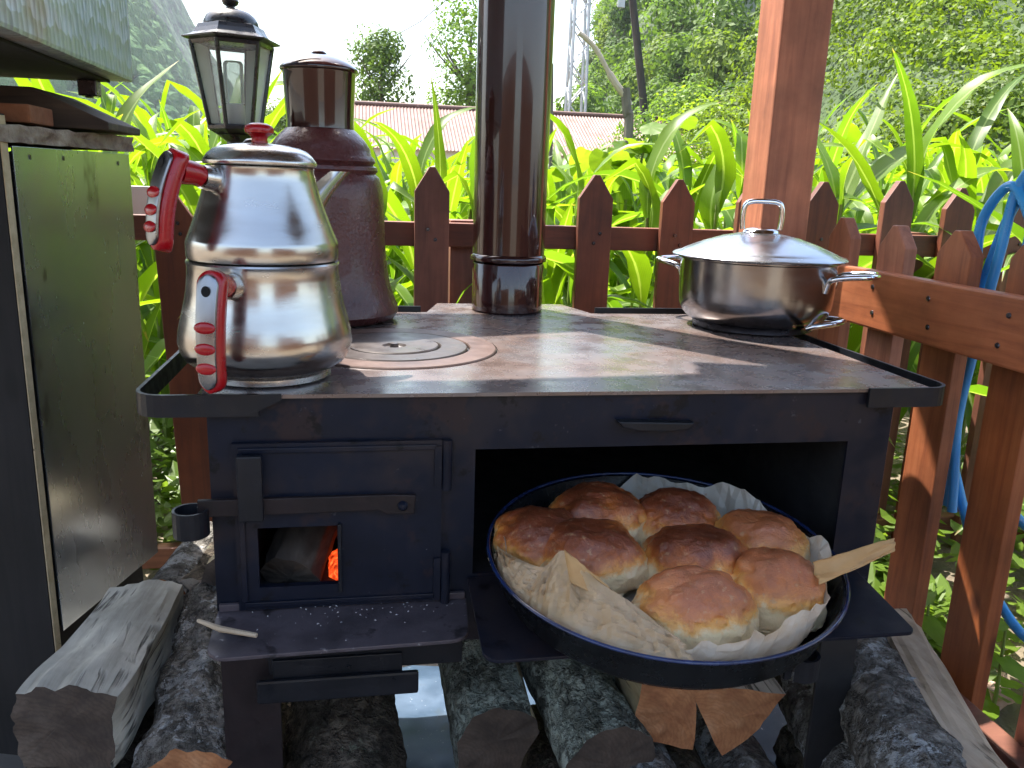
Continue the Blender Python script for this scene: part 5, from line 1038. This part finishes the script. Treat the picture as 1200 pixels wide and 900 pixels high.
def bank_leaves():
    r_ = random.Random(31); vs = []; fs = []; domes = []
    while len(domes) < 420:
        x = r_.uniform(4.5, 30); y = r_.uniform(4, 32); z = bank_z(x, y); a = math.degrees(math.atan2(x+.2, y+.84))
        if z < -.3 or not 19 < a < 52: continue
        dist = math.hypot(x, y)
        if r_.random() > (12/dist)**1.2: continue
        domes.append((x, y, z, r_.uniform(.45, 1.15)*(.7+dist*.022), r_.uniform(.75, 1.25), dist))
    for x, y, z, rr, hh_, dist in domes:
        for _ in range(int(380*min(1.5, rr))):
            u = Vector((r_.gauss(0, 1), r_.gauss(0, 1), abs(r_.gauss(0, 1))*.9-.15)).normalized(); lump = 1+.22*mnoise.noise(u*2.5+Vector((x, y, 0)))
            p = Vector((x, y, z-.1))+Vector((u.x*rr, u.y*rr, u.z*rr*hh_))*lump*r_.uniform(.82, 1.04)
            nn = (u+Vector((r_.gauss(0, .38), r_.gauss(0, .38), r_.gauss(0, .38)+.15))).normalized(); t = nn.orthogonal().normalized(); t.rotate(Matrix.Rotation(r_.uniform(0, 6.28), 3, nn)); b = nn.cross(t); s = .052*r_.uniform(.6, 1.4)*(dist/14)**.5
            o = len(vs); vs += [p-t*s, p-b*s*.6, p+t*s, p+b*s*.6]; fs.append((o, o+1, o+2, o+3))
    mb = MB(); mb.add(vs, fs); return mb
solo('bank_shrubbery', bank_leaves(), BANKL, 'dense leafy shrubbery covering the slope right of the post', 'shrubbery', (14, 14, 2), kind='stuff')
# ------------------------------------------------------------------ buildings and poles
hs_ = T('red_roofed_house', (5.3, 31, 0), 'low house with a faded red corrugated roof beyond the maize', 'house')
x0, x1, yr, ye, zr, ze = -1.6, 12.6, 33, 29.4, 3.78, 2.05
mb = MB(); vs = []; fs = []; nx = 330
for i in range(nx+1):
    x = x0+(x1-x0)*i/nx; dz = .022*math.cos(i*math.pi*2/3); vs += [(x, ye, ze+dz), (x, yr, zr+dz), (x, 2*yr-ye, ze+dz)]
for i in range(nx): a = i*3; fs += [(a, a+3, a+4, a+1), (a+1, a+4, a+5, a+2)]
mb.add(vs, fs); rf = hs_.part('roof', mb, ROOFR); md = rf.modifiers.new('sheet', 'SOLIDIFY'); md.thickness = .02
mb = MB(); mb.tube([(x0-.05, yr, zr+.035), (x1+.05, yr, zr+.035)], .09, 10); hs_.part('ridge_cap', mb, ROOFR, parent=rf)
mb = MB(); mb.box(x0+.4, x1-.4, ye+.35, 2*yr-ye-.35, 0, ze+.08).prism([(ye+.36, ze+.081), (2*yr-ye-.36, ze+.081), (yr, zr-.08)], 'x', x0+.41, x0+.6).prism([(ye+.36, ze+.081), (2*yr-ye-.36, ze+.081), (yr, zr-.08)], 'x', x1-.6, x1-.41); hs_.part('wall', mb, WHITEW)
for xw in (1.5, 4.5, 7.5): mb = MB(); mb.box(xw-.45, xw+.45, ye+.33, ye+.345, .95, 1.75); hs_.part('window', mb, HOLE)
hh = T('hillside_house', (36.5, 80, 13.3), 'small house with brown roof and white gable half hidden in the hillside wood', 'house')
hx, hy, hz_ = 36.2, 78, hill_z(36.2, 78)+2.0
mb = MB(); mb.box(hx-3.0, hx+3.0, hy-2.6, hy+2.6, hz_-3, hz_+3.0).prism([(hx-3, hz_+3.001), (hx+3, hz_+3.001), (hx+.6, hz_+5.2)], 'y', hy-2.59, hy+2.59); hh.part('wall', mb, WHITEW)
mb = MB(); mb.prism([(hx-4.4, hz_+2.2), (hx-4.3, hz_+1.95), (hx+.6, hz_+5.25), (hx+.6, hz_+5.6)], 'y', hy-3.2, hy+3.0).prism([(hx+3.9, hz_+2.2), (hx+3.8, hz_+1.95), (hx+.601, hz_+5.25), (hx+.601, hz_+5.6)], 'y', hy-3.2, hy+3.0); hh.part('roof', mb, ROOFR)
py = T('lattice_pylon', (11.15, 45, 0), 'grey steel lattice pylon standing behind the maize right of the pipe', 'pylon')
def beam(mb, a, b, r=.045): mb.tube([a, b], r, 4, smooth=False)
w = .5
for sx in (-1, 1):
    for sy in (-1, 1):
        mb = MB(); beam(mb, (11.15+sx*w, 45+sy*w, 0), (11.15+sx*w*.62, 45+sy*w*.62, 17), .085); py.part('leg', mb, GALV)
for k in range(16):
    z0, z1 = k*1.05, (k+1)*1.05; f0 = 1-.38*z0/17; f1 = 1-.38*z1/17; s = 1 if k % 2 else -1
    mb = MB(); beam(mb, (11.15-s*w*f0, 45-w*f0, z0), (11.15+s*w*f1, 45-w*f1, z1)); beam(mb, (11.15-s*w*f0, 45+w*f0, z0), (11.15+s*w*f1, 45+w*f1, z1)); beam(mb, (11.15-w*f0, 45-s*w*f0, z0), (11.15-w*f1, 45+s*w*f1, z1)); beam(mb, (11.15+w*f0, 45-s*w*f0, z0), (11.15+w*f1, 45+s*w*f1, z1)); py.part('brace', mb, GALV)
up = T('utility_pole', (9.9, 27.5, 0), 'dark wooden utility pole leaning to the left before the hillside wood', 'utility pole')
up.part('pole_shaft', MB().tube([(9.95, 27.5, 0), (9.35, 27.5, 3.0), (8.35, 27.5, 8.2), (8.05, 27.5, 9.6)], [.16, .14, .12, .11], 12), POLEM)
up.part('pole_cap', MB().box(8.02, 8.26, 27.3, 27.36, 6.75, 7.9, 0, .01), GALV)
solo('power_line', MB().tube([(11.15, 45, 16.2)]+[(11.15-30*t, 45+60*t, 16.2-7*math.sin(math.pi*t*.9)) for t in (.25, .5, .75, 1)], .03, 5), POLEM, 'thin dark power line running back from the lattice pylon', 'cable', (11.15, 45, 16))
# ------------------------------------------------------------------ haze over the valley
hm = bpy.data.materials.new('valley_air'); hm.use_nodes = True; hn = hm.node_tree.nodes; hn.remove(hn['Principled BSDF'])
pv = hn.new('ShaderNodeVolumePrincipled'); pv.inputs['Color'].default_value = (.86, .93, 1, 1); pv.inputs['Density'].default_value = .00022; pv.inputs['Anisotropy'].default_value = 0.0
hm.node_tree.links.new(pv.outputs[0], hn['Material Output'].inputs['Volume'])
solo('haze', MB().box(-1500, 1500, -1500, 1500, -4.2, 215), hm, 'thin bright summer haze filling the valley', 'haze', kind='stuff')
